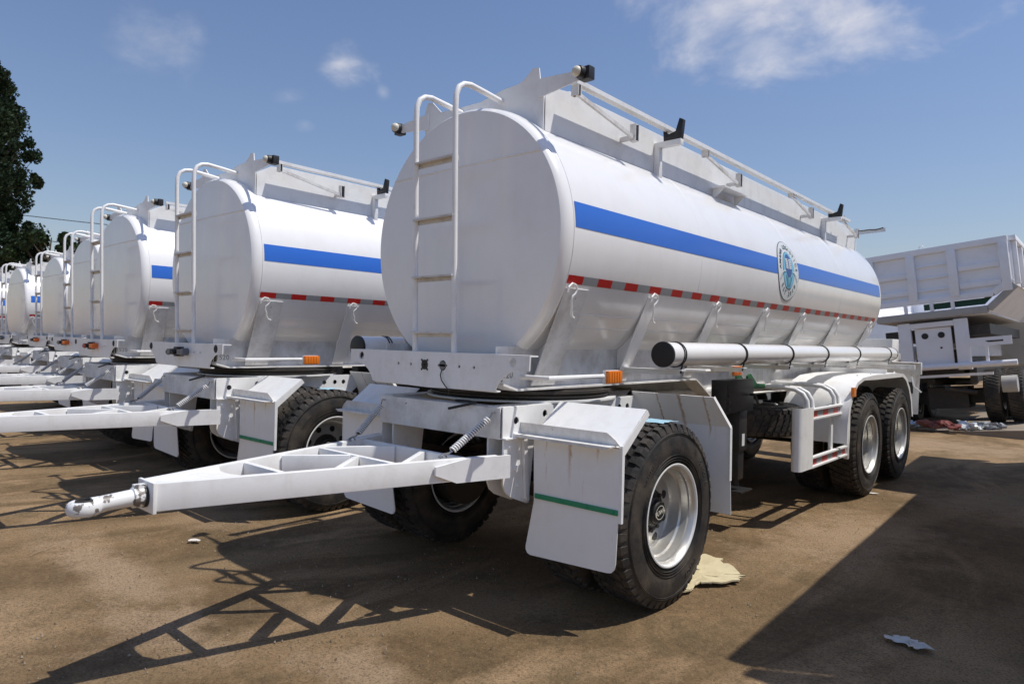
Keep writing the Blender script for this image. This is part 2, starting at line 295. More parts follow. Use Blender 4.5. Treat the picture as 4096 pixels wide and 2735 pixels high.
# ------------------------------------------------------------------ wheel (outer side towards +x, origin at lip plane centre)
RT, TW = .535, .285
def tyre_mesh():
    m = MB(); hw = TW/2; cx = -hw+.012
    P = [(-hw+.045, .292), (-hw+.022, .300), (-hw+.004, .34), (-hw-.004, .395), (-hw+.003, .455), (-hw+.014, .495), (-hw+.026, RT-.020), (-hw+.06, RT-.014), (-.05, RT-.012), (0, RT-.011)]
    P = P+[(-a, b) for a, b in P[-2::-1]]
    n = 90
    m.lathe([(a+cx, b) for a, b in P], (0, 0, 0), 'x', n, cap=False)
    for r_, w_ in ((.335, .003), (.352, .0018), (.470, .003), (.478, .0018), (.322, .002)):     # sidewall rings
        m.lathe([(cx+hw-.004-(.004 if r_ > .45 else 0)-.004, r_-w_), (cx+hw+.004-(.006 if r_ > .45 else 0), r_-w_*.5), (cx+hw+.004-(.006 if r_ > .45 else 0), r_+w_*.5), (cx+hw-.008-(.004 if r_ > .45 else 0), r_+w_)], (0, 0, 0), 'x', n, cap=False)
    K = 46
    for k in range(K):
        a0 = 2*PI*k/K
        def lug(xa, xb, da, db, wa, sk=0., ra=RT-.014, rb=RT, side=0):
            vs = []
            for (x, r, sft) in ((xa, ra, -sk), (xb, ra if side <= 0 else ra-.004, sk), (xa, rb, -sk), (xb, rb-(0 if side == 0 else .004), sk)):
                for s_ in (-1, 1):
                    t = a0+(da+sft+s_*wa/2)/RT
                    vs.append((cx+x, r*math.cos(t), r*math.sin(t)))
            m.add(vs, [(0, 1, 5, 4), (1, 3, 7, 5), (3, 2, 6, 7), (2, 0, 4, 6), (4, 5, 7, 6), (0, 2, 3, 1)])
        P_ = 2*PI*RT/K
        for sd in (-1, 1):
            off = 0 if sd > 0 else P_/2
            # shoulder block: bends down over the shoulder
            vs = []
            x0, x1, x2 = sd*.082, sd*(hw-.024), sd*(hw-.009)
            for (x, r, wa) in ((x0, RT, .040), (x1, RT-.003, .046), (x2, RT-.046, .040), (x0, RT-.02, .044), (x1, RT-.024, .05), (sd*(hw-.024), RT-.050, .044)):
                for s_ in (-1, 1):
                    t = a0+(off+s_*wa/2)/RT; vs.append((cx+x, r*math.cos(t), r*math.sin(t)))
            m.add(vs, [(0, 1, 3, 2), (2, 3, 5, 4), (0, 2, 8, 6), (1, 7, 9, 3), (2, 4, 10, 8), (3, 9, 11, 5), (4, 5, 11, 10), (0, 6, 7, 1)])
            lug(sd*.030, sd*.074, off+P_*.32, 0, P_*.60, .010*sd)
        lug(-.024, .024, P_*.1, 0, P_*.62, .013)
    return m
def rim_mesh():
    m = MB()
    m.lathe([(.002, .297), (.010, .302), (.012, .296), (.010, .289), (.0, .284)], (0, 0, 0), 'x', 72, 1, cap=False)
    m.lathe([(.0, .284), (-.012, .276), (-.030, .272), (-.036, .262), (-.075, .256), (-.085, .246), (-.13, .243), (-.150, .236), (-.158, .222), (-.155, .19), (-.148, .15), (-.146, .10)], (0, 0, 0), 'x', 72, 0, cap=False)
    m.lathe([(-.03, .30), (-.22, .30), (-.27, .302), (-.27, .292), (-.24, .285), (-.24, .24), (-.17, .236)], (0, 0, 0), 'x', 48, 0, cap=False)
    return m
def wheel():
    r = rim_mesh()
    r.cur = 2
    for k in range(8):
        a = 2*PI*k/8+.2; r.lathe([(-.1535, .026), (-.1495, .026)], (0, .182*math.cos(a), .182*math.sin(a)), 'x', 14)
    rim = r.build('wheel', [RIM, LIP, BLACK])
    h = MB(); h.lathe([(-.15, .13), (-.135, .125), (-.13, .09), (-.115, .086), (-.105, .075)], (0, 0, 0), 'x', 32)
    for k in range(10):
        a = 2*PI*k/10; h.tube([(-.15, .112*math.cos(a), .112*math.sin(a)), (-.12, .112*math.cos(a), .112*math.sin(a))], .014, 6)
    h.build('hub', DARK, rim)
    c = MB(); c.lathe([(-.108, .070), (-.086, .068), (-.079, .060)], (0, 0, 0), 'x', 28); c.cur = 1
    v, f = text_geo('FUWA', .038, .001); c.add([(-.0775, a, b) for a, b, z in v], f)
    rg = []
    for rr in (.050, .045): rg += [(-.0775, rr*math.cos(2*PI*k/32), .82*rr*math.sin(2*PI*k/32)) for k in range(32)]
    c.add(rg, [(k, (k+1) % 32, 32+(k+1) % 32, 32+k) for k in range(32)])
    c.build('hub_cap', [BLACK, LENS], rim)
    s = tyre_mesh(); s.cur = 1
    def ringtext(txt, size, rad, acent, flip=False):
        wtot = len(txt)*size*.68
        for i, ch in enumerate(txt):
            a = acent-((i+.5)*size*.68-wtot/2)/rad*(1 if not flip else -1)
            v, f = text_geo(ch, size, .001, .0015)
            ca, sa = math.cos(a), math.sin(a); pts = []
            for (p, q, z) in v:
                if flip: p, q = -p, -q
                rr = rad+q; pts.append((.0165+z, rr*ca+p*sa, rr*sa-p*ca))
            s.add(pts, f)
    ringtext('12R22.5', .046, .415, .35); ringtext('AD303', .046, .415, -PI/2+.35, True); ringtext('TUBELESS', .026, .40, 2.2)
    s.build('tyre', [TYRE, mat('moulded_rubber', (.060, .057, .054), .5)], rim)
    return rim

# ------------------------------------------------------------------ the tanker trailer (front axle at the origin, rear towards +y)
ZC, RK = 2.157, .84
WH = wheel()
def cyl(y0, y1, z_hi, z_lo, r, sd=1, n=6, ny=1, mi=0, m=None):
    a0 = math.asin((z_hi-ZC)/RK); a1 = math.asin((z_lo-ZC)/RK); vs = []; fs = []
    for j in range(ny+1):
        for i in range(n+1):
            a = a0+(a1-a0)*i/n; vs.append((sd*r*math.cos(a), y0+(y1-y0)*j/ny, ZC+r*math.sin(a)))
    for j in range(ny):
        for i in range(n): fs.append((j*(n+1)+i, j*(n+1)+i+1, (j+1)*(n+1)+i+1, (j+1)*(n+1)+i))
    m.add(vs, fs, mi)
def build_trailer():
    T = empty('tanker_trailer')
    # --- tank
    m = MB()
    prof = [(-.622, 1e-4), (-.620, .3), (-.615, .6), (-.609, .76), (-.6075, .8125), (-.601, .819), (-.592, .826), (-.580, .8325), (-.562, .8385), (-.54, RK), (-.518, RK)]
    prof += [(y, RK) for y in (.5, 1.5, 2.5, 3.5, 4.5, 5.5)]+[(6.02, RK), (6.05, .838), (6.08, .82), (6.10, .79), (6.12, .6), (6.14, 1e-4)]
    m.lathe(prof, (0, 0, ZC), 'y', 120); m.build('tank', WTANK, T, ang=20)
    m = MB()   # welds
    m.lathe([(-.524, .839), (-.520, .8432), (-.516, .839)], (0, 0, ZC), 'y', 120)
    for y in (1.05, 2.9, 4.4): m.lathe([(y-.006, .8395), (y, .8418), (y+.006, .8395)], (0, 0, ZC), 'y', 120)
    m.tube([(-.66, -.608, ZC+.47), (-.3, -.616, ZC+.47), (.3, -.616, ZC+.47), (.66, -.608, ZC+.47)], .006, 6)
    for zz in (1.70, 1.62): 
        a = math.asin((zz-ZC)/RK)
        for sd in (-1, 1): m.tube([(sd*RK*math.cos(a), -.5, zz), (sd*RK*math.cos(a), 6., zz)], .004, 5)
    m.build('weld_seam', WTANK, T)
    for sd in (1, -1):
        m = MB(); cyl(-.505, 5.985, 2.331, 2.184, RK+.002, sd, 8, 1, 0, m); m.build('blue_stripe', BLUE, T, ang=60)
        m = MB(); y = -.517; k = 0
        while y < 5.93:
            L_ = .150; cyl(y, min(y+L_, 5.935), 1.915, 1.867, RK+.002, sd, 3, 1, k % 2, m); y += L_; k += 1
        m.build('reflective_tape', [RED, SILV], T, ang=60)
    # --- emblem on the right flank
    ye, ze = 2.79, 2.235; A_, B_ = .255, .275
    def onc(s, t, r): a = math.asin((ze-ZC)/RK)+t/RK; return (r*math.cos(a), ye+s, ZC+r*math.sin(a))
    def disc(fn, r, mi, m, rings=6, n=48):
        vs = [onc(*fn(0, 0), r)]; fs = []
        for i in range(1, rings+1):
            for k in range(n): vs.append(onc(*fn(i/rings, 2*PI*k/n), r))
        for k in range(n): fs.append((0, 1+k, 1+(k+1) % n))
        for i in range(rings-1):
            for k in range(n): fs.append((1+i*n+k, 1+(i+1)*n+k, 1+(i+1)*n+(k+1) % n, 1+i*n+(k+1) % n))
        m.add(vs, fs, mi)
    m = MB(); el = lambda a, b, s0=0, t0=0: (lambda q, w_: (s0+a*q*math.cos(w_), t0+b*q*math.sin(w_)))
    disc(el(A_+.006, B_+.006), RK+.004, 4, m); disc(el(A_, B_), RK+.005, 0, m)
    disc(el(.142, .176, 0, 0), RK+.0060, 4, m); disc(el(.137, .171, 0, 0), RK+.0070, 1, m)
    disc(el(.083, .108, 0, .045), RK+.0080, 2, m)                                   # dark blue shield
    def strip(pts, wd, mi, r=RK+.0095):
        for (p, q) in zip(pts, pts[1:]):
            dx, dy = q[0]-p[0], q[1]-p[1]; l_ = math.hypot(dx, dy); nx, ny = -dy/l_*wd/2, dx/l_*wd/2
            m.add([onc(p[0]+nx, p[1]+ny, r), onc(q[0]+nx, q[1]+ny, r), onc(q[0]-nx, q[1]-ny, r), onc(p[0]-nx, p[1]-ny, r)], [(0, 1, 2, 3)], mi)
    for sd in (-1, 1):      # white banded block on the shield
        for k in range(6): strip([(sd*.012, .100-k*.016), (sd*.072, .104-k*.016)], .011, 0)
        strip([(sd*.022, .108), (sd*.022, .012)], .018, 0)
        strip([(sd*.030, -.05), (sd*.012, -.155)], .006, 4); strip([(sd*.062, -.06), (sd*.028, -.15)], .006, 4); strip([(sd*.075, -.045), (sd*.045, -.10), (sd*.062, -.06)], .006, 4)
        strip([(sd*.085, -.012), (sd*.13, -.010), (sd*.165, -.03), (sd*.205, -.085)], .012, 0, RK+.0105); strip([(sd*.09, -.020), (sd*.15, -.034), (sd*.205, -.095)], .004, 4, RK+.0112)
        strip([(sd*.004, -.165), (sd*.02, -.178), (sd*.06, -.155)], .007, 4)
    def atext(txt, size, ra, rb, a0, a1, inv=False):
        for i, ch in enumerate(txt):
            a = a0+(a1-a0)*i/(len(txt)-1)
            if ch == ' ': continue
            v, f = text_geo(ch, size, .0012); rot = a-PI/2 if not inv else a+PI/2
            c, s_ = math.cos(rot), math.sin(rot); cs, ct = ra*math.cos(a), rb*math.sin(a)
            m.add([onc(cs+p*c-q*s_, ct+p*s_+q*c, RK+.0075) for p, q, z in v], f, 4)
    atext('AMANA LOGISTICS', .058, .198, .222, PI*.97, PI*.03)
    atext('EST 2010', .055, .190, .222, PI*1.22, PI*1.78, True)
    m.build('emblem', [PALE, CYAN, NAVY, NAVY, INK], T, ang=80)
    # --- chassis
    for sd in (1, -1):
        m = MB(); x = sd*.50
        web = [(-.78, 1.285), (-.66, 1.250), (1.55, 1.250), (1.85, 1.08), (6.55, 1.08), (6.55, 1.36), (6.2, 1.43), (6.2, 1.50), (-.78, 1.50)]
        m.plate(web, 'x', x-.005, x+.005)
        low = web[:5]
        for p, q in zip(low, low[1:]): m.bar((x, p[0]-.002, p[1]), (x, q[0]+.002, q[1]), .13, .012, (0, 0, 1))
        m.build('chassis_rail', WDIRTY, T)
    m = MB()
    for y in (-.55, .1, 1.0, 1.9, 2.9, 3.7, 4.83, 5.9, 6.4): m.box(-.494, .494, y-.04, y+.04, 1.27 if y < 1.7 else 1.12, 1.31 if y < 5.9 else 1.34)
    m.build('cross_member', WDIRTY, T)
    # stencilled number on the chassis front end
    m = MB(); v, f = text_geo('1520', .062, .0); m.add([(.5062, -.70+p, 1.335+q) for p, q, z in v], f); m.build('stencil_number', mat('stencil_grey', (.22, .22, .23), .6), T)
    # --- saddles
    for y in (-.40, .46, 1.435, 2.42, 3.37, 4.45, 5.78):
        for sd in (1, -1):
            m = MB(); pts = []
            for k in range(7):
                a = math.radians(-22-30*k/6); pts.append((sd*(RK+.002)*math.cos(a), ZC+(RK+.002)*math.sin(a)))
            out = [(sd*.507, 1.27), (sd*.535, 1.27)]
            poly = pts+[(sd*.507, 1.49)]+out
            m.plate(poly, 'y', y-.004, y+.004)
            wd = .22 if y < 0 else .13
            # flange along the outer edge
            for p, q in ((out[1], (pts[0][0]+sd*.004, pts[0][1])),): m.bar((p[0], y, p[1]), (q[0], y, q[1]), wd, .008, (sd*1., 0, -.4))
            m.build('saddle', WDIRTY if y < 0 else WTANK, T)
    # --- rope hooks
    for y in (-.46, .46, 1.435, 2.42, 3.37, 4.45, 5.78):
        m = MB(); hk = []
        for (s_, z) in ((-.06, 1.815), (-.055, 1.845), (-.02, 1.868), (.025, 1.862), (.045, 1.835), (.03, 1.81), (.005, 1.795), (-.0, 1.77), (.02, 1.74), (.03, 1.71), (.055, 1.685), (.09, 1.675)):
            dx = .014+max(0, (1.86-z))*.28
            hk.append((math.sqrt(RK**2-(z-ZC)**2)+dx, y+s_*.8, z))
        m.tube(hk, .0065, 6); m.build('rope_hook', WFRAME, T)
    # --- front bumper beam with real holes
    def beamf(y): return lambda a, b: (a, y, b)
    arcR = [(.804, 1.372), (.70, 1.370), (.655, 1.355), (.610, 1.325), (.575, 1.29), (.556, 1.252)]
    outl = [(-.808, 1.456), (.808, 1.456)]+arcR+[(0, 1.240)]+[(-a, b) for a, b in arcR[::-1]]
    holes = [circ(.686, 1.416, .027), circ(-.686, 1.414, .027)]+[circ(x, 1.376, .0095, 12) for x in (-.29, -.168, .268, .389)]+[circ(.126, 1.378, .031), circ(-.037, 1.377, .031)]
    b = holed('bumper_beam', outl, holes, beamf(-.845), beamf(-.835), WFRAME, T)
    m = MB(); m.box(-.80, .80, -.834, -.765, 1.447, 1.4555); m.box(-.55, .55, -.834, -.79, 1.243, 1.252)
    m.build('bumper_flange', WFRAME, T)
    m = MB(); m.box(-.54, .54, -.775, -.765, 1.30, 1.45); m.build('bumper_backing', DARK, T)
    # --- ladder
    m = MB()
    for x in (-.165, .190):
        m.tube([(x, -.815, 1.456), (x, -.830, 2.2), (x, -.842, 2.90), (x, -.838, 2.985), (x, -.815, 3.035), (x, -.775, 3.062), (x, -.72, 3.072), (x, -.58, 3.060), (x, -.44, 3.045)], .0175, 12)
        m.box(x-.03, x+.03, -.44, -.43, 3.0, 3.09)
    lad = m.build('ladder', WFRAME, T, ang=50)
    for z in (1.575, 1.916, 2.273, 2.626):
        m = MB(); m.box(-.170, .195, -.850, -.8145, z-.003, z+.003); m.box(-.170, .195, -.854, -.8495, z-.007, z+.005); m.box(-.170, .195, -.818, -.8135, z-.030, z-.003); m.build('rung', WRUNG, lad)
    # --- top shield, lamps, walkway sides
    m = MB()
    sh_ = [(-.545, 2.86), (-.545, 3.03), (-.548, 3.137), (-.519, 3.192), (-.47, 3.185), (-.38, 3.10), (-.2, 3.09), (0, 3.085), (.20, 3.12), (.335, 3.125), (.39, 3.15), (.449, 3.195), (.494, 3.185), (.505, 3.114), (.536, 3.009), (.535, 2.80)]
    bot = []
    for k in range(13):
        x = .53-1.06*k/12; bot.append((x, ZC+math.sqrt(RK**2-x*x)-.012))
    m.plate(sh_+bot, 'y', -.444, -.436); m.build('front_shield', WFRAME, T)
    for sd in (1, -1):
        m = MB(); m.plate([(sd*.50, 3.114), (sd*.80, 3.092), (sd*.80, 3.035), (sd*.50, 3.00)], 'y', -.453, -.445); m.box(min(sd*.5, sd*.80), max(sd*.5, sd*.80), -.452, -.42, 3.0915, 3.0945) if False else None
        arm = m.build('lamp_arm', WFRAME, T)
        m = MB(); m.box(sd*.84-.032, sd*.84+.040, -.462, -.405, 3.028, 3.104); m.lathe([(-.016, .034), (.018, .038), (.028, .038)], (sd*.825, -.482, 3.068), 'y', 20)
        lp = m.build('marker_lamp', BLACK, arm, bev=.008)
        m = MB(); m.sphere((sd*.818, -.494, 3.068), .031, 10); m.build('lens', LENS, lp)
    for sd in (1, -1):
        m = MB(); x = sd*.54
        m.plate([(-.434, 2.80), (-.434, 3.01), (-.30, 3.085), (-.18, 3.10), (5.85, 3.06), (6.0, 2.95), (6.0, 2.80)], 'x', x-.003, x+.003)
        m.bar((x-sd*.02, -.2, 3.102), (x-sd*.02, 5.85, 3.062), .04, .005)
        m.build('walkway_side', WFRAME, T)
        # hand rail folded down on its parallel arms
        m = MB(); xr = sd*.652
        m.bar((xr, -.30, 3.108), (xr, 5.25, 3.066), .050, .028)
        rail = m.build('hand_rail', WFRAME, T)
        for (ya, yb) in ((-.27, .40), (1.46, 2.10), (3.35, 3.94), (5.02, 5.62)):
            m = MB(); m.bar((xr, ya, 3.045), (xr, yb, 2.925), .018, .024); m.build('rail_link', WDIRTY, rail)
            m = MB(); m.box(xr-.024, xr+.024, ya-.016, ya-.010, 3.03, 3.095); m.box(xr-.024, xr+.024, ya+.010, ya+.016, 3.03, 3.095); m.box(xr-.028*sd-.003, xr-.028*sd+.003, ya-.016, ya+.016, 3.03, 3.095)
            m.build('rail_bracket', WDIRTY, rail); m = MB()
            m.box(xr-.022, xr+.022, yb-.03, yb-.024, 2.905, 3.02); m.box(xr-.022, xr+.022, yb+.010, yb+.016, 2.905, 3.02); m.box(min(sd*.545, sd*.635), max(sd*.545, sd*.635), yb-.018, yb+.004, 2.92, 2.95)
            m.box(xr-.02, xr+.02, yb-.024, yb+.012, 2.903, 2.908)
            m.build('rail_bracket', WDIRTY, rail)
            m = MB(); m.box(xr-.022, xr+.018, yb-.022, yb+.008, 2.91, 3.015); m.build('hinge_pad', BLACK, rail); m = MB(); m.box(xr-.02, xr+.018, ya-.008, ya+.008, 3.035, 3.09); m.build('hinge_pad', BLACK, rail)
        for y in (.86, 4.62):
            m = MB(); m.box(min(sd*.545, sd*.59), max(sd*.545, sd*.59), y-.022, y+.022, 2.75, 2.975); m.box(min(sd*.545, sd*.76), max(sd*.545, sd*.76), y-.022, y+.022, 2.975, 3.015); cb = m.build('cradle_bracket', WFRAME, T, bev=.002)
            m = MB(); m.plate([(sd*.62, 3.016), (sd*.76, 3.016), (sd*.775, 3.15), (sd*.745, 3.165), (sd*.715, 3.075), (sd*.66, 3.06), (sd*.615, 3.095)], 'y', y-.02, y+.02); m.build('rubber_cradle', BLACK, cb, bev=.004)
        m = MB(); m.box(min(sd*.56, sd*.68), max(sd*.56, sd*.68), 1.75, 2.25, 2.845, 2.857); m.plate([(sd*.56, 2.75), (sd*.67, 2.845), (sd*.56, 2.845)], 'y', 1.78, 1.785); m.plate([(sd*.56, 2.75), (sd*.67, 2.845), (sd*.56, 2.845)], 'y', 2.2, 2.205); m.build('step_plate', WFRAME, T)
    m = MB(); m.box(-.53, .53, -.42, 5.95, 2.985, 2.993)
    m.build('walkway_floor', WDIRTY, T)
    m = MB()
    for y in (.5, 2.6, 4.7): m.lathe([(0, .26), (.07, .26), (.075, .28), (.09, .28), (.11, .2), (.12, .02)], (0, y, 2.99), 'z', 28)
    m.build('manhole', WFRAME, T)
    m = MB()
    for sd in (1, -1): m.bar((sd*.50, 5.95, 3.02), (sd*.86, 6.10, 3.06), .01, .05)
    m.box(-.5, .5, 5.945, 5.955, 2.80, 3.06); m.build('rear_arm', WFRAME, T)
    m = MB(); m.tube([(.55, 5.965, 3.05), (.63, 5.99, 3.055), (.70, 6.02, 3.065), (.76, 6.045, 3.06), (.84, 6.08, 3.085)], .006, 6); m.build('lamp_cable', BLACK, T)
    # --- hose tubes
    for sd, y0 in ((1, .30), (-1, -.70)):
        x = sd*.95; z = 1.465; r = .080
        m = MB(); m.lathe([(y0+.02, r), (6.10, r)], (x, 0, z), 'y', 40); tb = m.build('hose_tube', WTANK, T)
        for ya, yb in ((y0, y0+.022), (6.10, 6.125)):
            m = MB(); m.lathe([(ya, r-.004), (ya+.003, r+.003), (yb-.003, r+.003), (yb, r-.002)], (x, 0, z), 'y', 40); m.build('end_cap', BLACK, tb)
        for y in (.46, 1.435, 2.42, 3.37, 4.45, 5.78)+((-.45,) if sd < 0 else ()):
            m = MB()
            m.lathe([(y-.016, r+.001), (y-.014, r+.006), (y-.008, r+.006), (y-.007, r+.001)], (x, 0, z), 'y', 36); m.lathe([(y+.008, r+.001), (y+.009, r+.006), (y+.015, r+.006), (y+.016, r+.001)], (x, 0, z), 'y', 36)
            m.tube([(x+sd*.06, y, z-.065), (x+sd*.05, y, z-.10), (x+sd*.048, y, z-.125)], .006, 6)
            m.build('strap', BLACK, tb)
            m = MB(); m.box(min(sd*.52, x+sd*.07), max(sd*.52, x+sd*.07), y-.03, y+.03, z-.105, z-.099); m.box(min(sd*.52, x+sd*.05), max(sd*.52, x+sd*.05), y-.004, y+.004, z-.135, z-.105)
            m.build('tube_bracket', WFRAME, T)
    # --- amber side markers
    for sd in (1, -1):
        for (y0, y1) in ((-.63, -.04), (1.30, 1.80)):
            m = MB(); zz = 1.325 if y0 < 0 else 1.33; m.tube([(sd*.56, y0, zz), (sd*.75, y0+.02, zz), (sd*.75, y1-.03, zz)], .014, 8); m.box(sd*.75-.012, sd*.75+.012, y1-.02, y1+.13, zz-.05, zz+.035)
            mk = m.build('marker_bracket', WFRAME, T)
            m = MB(); m.box(min(sd*.763, sd*.785), max(sd*.763, sd*.785), y1-.02, y1+.135, zz-.045, zz+.032)
            for k in range(5): m.box(min(sd*.78, sd*.789), max(sd*.78, sd*.789), y1-.012+k*.028, y1+k*.028, zz-.038, zz+.026)
            m.build('side_lamp', AMBER, mk, bev=.002)
    # --- turntable and front bogie
    m = MB(); m.lathe([(1.172, .60), (1.184, .62), (1.196, .62), (1.198, .60), (1.206, .60), (1.208, .635), (1.226, .635), (1.228, .60), (1.244, .60)], (0, 0, 0), 'z', 64)
    m.build('turntable', DARK, T)
    m = MB(); m.lathe([(1.158, .66), (1.170, .66)], (0, .02, 0), 'z', 48)
    m.build('turntable_plate', WFRAME, T)
    for sd in (1, -1):
        x = sd*.555
        ol = [(-.775, .983), (.62, .983), (.74, 1.08), (.66, 1.150), (-.775, 1.150)]
        h = holed('bogie_rail', ol, [circ(-.66, 1.075, .022), circ(-.40, 1.10, .022), circ(.30, 1.09, .022), circ(.42, 1.09, .022), circ(.52, 1.09, .022)], lambda a, b: (x-.004, a, b), lambda a, b: (x+.004, a, b), WFRAME, T)
        m = MB(); m.box(min(x, x-sd*.12), max(x, x-sd*.12), -.77, .64, 1.151, 1.1575); m.box(min(x+sd*.03, x-sd*.12), max(x+sd*.03, x-sd*.12), -.773, .62, .975, .9825); m.box(x-sd*.13-.004, x-sd*.13+.004, -.76, .6, .985, 1.149); m.build('rail_flange', WFRAME, T)
        # spring hanger
        hp = [(-.765, .972), (-.765, .72), (-.745, .675), (-.70, .64), (-.56, .585), (-.54, .585), (-.50, .95), (-.50, .972)]
        m = MB(); m.plate(hp, 'x', x-.006, x+.006); m.plate(hp, 'x', x-sd*.12-.006, x-sd*.12+.006); m.tube([(x-sd*.14, -.66, .80), (x+sd*.02, -.66, .80)], .020, 10); m.tube([(x-sd*.14, -.56, .61), (x+sd*.02, -.56, .61)], .012, 8)
        for (by, bz) in ((-.72, .93), (-.72, .88), (-.64, .70)): m.tube([(x+sd*.004, by, bz), (x+sd*.016, by, bz)], .010, 6)
        m.bar((x+sd*.018, -.60, .965), (x+sd*.018, -.575, .62), .02, .03, (0, 1, 0))
        m.build('spring_hanger', WFRAME, T)
        hp2 = [(.50, .972), (.50, .70), (.58, .62), (.66, .70), (.68, .972)]
        m = MB(); m.plate(hp2, 'x', x-.006, x+.006); m.plate(hp2, 'x', x-sd*.12-.006, x-sd*.12+.006); m.build('spring_hanger', WFRAME, T)
        m = MB()
        for k in range(7):
            hl = .58-.06*k; z = .74-.014*k
            pts = [(x-sd*.06, -hl+2*hl*i/8, z+.10*((-1+i/4)**2)*(hl/.58)**2) for i in range(9)]
            for p, q in zip(pts, pts[1:]): m.bar(p, q, .08, .012)
        m.build('leaf_spring', DARK, T)
    m = MB(); m.box(-.545, .545, -.785, -.777, .975, 1.152); m.box(-.545, .545, -.776, -.68, 1.146, 1.152); m.box(-.545, .545, -.776, -.70, .976, .983); m.build('bogie_crossbeam', WDIRTY, T, bev=.002)
    m = MB()
    m.box(-.54, .54, .50, .58, .98, 1.14); m.box(-.54, .54, -.2, -.12, 1.0, 1.14); m.box(-.54, .54, .12, .2, 1.0, 1.14); m.tube([(-.9, 0, .535), (.9, 0, .535)], .062, 16); m.box(-.50, -.42, -.05, .05, .535, .70); m.box(.42, .50, -.05, .05, .535, .70)
    for sd in (1, -1): m.lathe([(-.11, .222), (-.10, .228), (.11, .228)], (sd*.60, 0, .535), 'x', 28)
    m.build('front_axle', DARK, T)
    m = MB(); 
    for sd in (1, -1): m.lathe([(0, .12), (.02, .15), (.10, .15), (.12, .12)], (sd*.25-.06, .0, .62), 'x', 20); m.tube([(sd*.25, 0, .62), (sd*.3, -.3, .70)], .05, 10)
    m.build('brake_chamber', DARK, T)
    m = MB(); m.tube([(.10, -.70, 1.16), (.25, -.74, 1.168), (.36, -.79, 1.170), (.18, -.84, 1.125)], .009, 6); m.build('brake_hose', BLACK, T)
    # --- drawbar
    z0, z1 = .770, .890
    X = lambda y: .075+(y+2.44)*.2985
    m = MB()
    for sd in (1, -1):
        m.bar((sd*(X(-2.44)-.022), -2.436, (z0+z1)/2), (sd*(X(-.80)-.022), -.80, (z0+z1)/2), .044, z1-z0)
        m.plate([(-2.42, z0-.010), (-2.22, z0-.010), (-2.2, z0-.001), (-2.42, z0-.001)], 'x', sd*.04-.012, sd*.04+.012)
    db = m.build('drawbar', WFRAME, T, bev=.004)
    def cross(p, q, wd=.032): m = MB(); m.bar((p[0], p[1], .828), (q[0], q[1], .828), wd, .112); m.build('drawbar_brace', WFRAME, db, bev=.003)
    cross((-X(-1.9)+.045, -1.9), (X(-1.9)-.045, -1.9)); cross((-X(-1.36)+.045, -1.36), (X(-1.36)-.045, -1.36)); cross((-X(-.97)+.045, -.97), (X(-.97)-.045, -.97))
    for sd in (1, -1):
        cross((sd*.03, -1.38), (sd*(X(-1.66)-.05), -1.66)); cross((sd*(X(-1.30)-.05), -1.33), (sd*.13, -.99))
    m = MB(); m.plate([(-X(-2.43)+.04, -2.43), (X(-2.43)-.04, -2.43), (X(-2.06)-.04, -2.06), (.05, -2.10), (-.05, -2.10), (-X(-2.06)+.04, -2.06)], 'z', .872, .884)
    m.build('drawbar_top_plate', WFRAME, db, bev=.002)
    for sd in (1, -1):
        a = Vector((sd*(X(-1.19)+.006), -1.19, 0)); b_ = Vector((sd*(X(-.75)+.006), -.75, 0)); d = (b_-a)
        m = MB(); pl = [(0, .815), (.0, .860), (.42, .892), (1., .892), (1., .765), (.27, .765)]
        off = Vector((sd*.018, -.004, 0))
        m.prism(pl, lambda s_, z: (*(a+d*s_)[:2], z), lambda s_, z: (*(a+d*s_+off)[:2], z)); m.build('drawbar_gusset', WFRAME, db)
    m = MB(); m.box(-.085, .085, -2.452, -2.437, z0-.008, z1+.004); m.build('nose_plate', WFRAME, db, bev=.002)
    m = MB(); m.lathe([(0, .048), (.012, .048)], (0, -2.464, .828), 'y', 20); m.build('nose_seal', BLACK, db)
    m = MB(); m.tube([(0, -2.458, .828), (0, -2.505, .828), (0, -2.508, .828), (0, -2.62, .822), (0, -2.655, .815)], [.044, .044, .036, .033, .040], 18)
    m.box(-.02, .02, -2.50, -2.455, .868, .882)
    n1, n2 = 28, 12; vs = []; fs = []
    for i in range(n1):
        a = 2*PI*i/n1
        for j in range(n2):
            b_ = 2*PI*j/n2; rr = .044+.017*math.cos(b_); vs.append((rr*math.cos(a), -2.685+rr*1.1*math.sin(a), .815+.030*math.sin(b_)))
    for i in range(n1):
        for j in range(n2): fs.append((i*n2+j, ((i+1) % n1)*n2+j, ((i+1) % n1)*n2+(j+1) % n2, i*n2+(j+1) % n2))
    m.add(vs, fs); te = m.build('towing_eye', WCHIP, db, ang=50)
    m = MB(); m.lathe([(.014, .026), (.034, .027), (.0345, .033), (.024, .036)], (0, -2.685, .815), 'z', 28, cap=False); m.lathe([(-.02, .0265), (-.018, .0265)], (0, -2.685, .825), 'z', 20); m.build('eye_bush', DARK, te)
    for sd in (1, -1):
        p = Vector((sd*.50, -.795, 1.112)); q = Vector((sd*.42, -1.09, .893)); d = (q-p); u = d.normalized(); a1 = u.orthogonal().normalized(); b1 = u.cross(a1)
        m = MB(); pts = []; nt_ = 19; st = nt_*10
        for i in range(st+1):
            t = i/st; ang = 2*PI*nt_*t; r = .0175; pts.append(p+d*(.10+.74*t)+(a1*math.cos(ang)+b1*math.sin(ang))*r)
        m.tube(pts, .0047, 6)
        sp = m.build('coil_spring', WDIRTY if sd < 0 else WFRAME, T, ang=60)
        m = MB(); m.tube([p+d*.10, p+d*.84], .0095, 8); m.build('coil_shade', DARK, sp)  # dark rod stands in for the shade inside the coil
        m = MB()
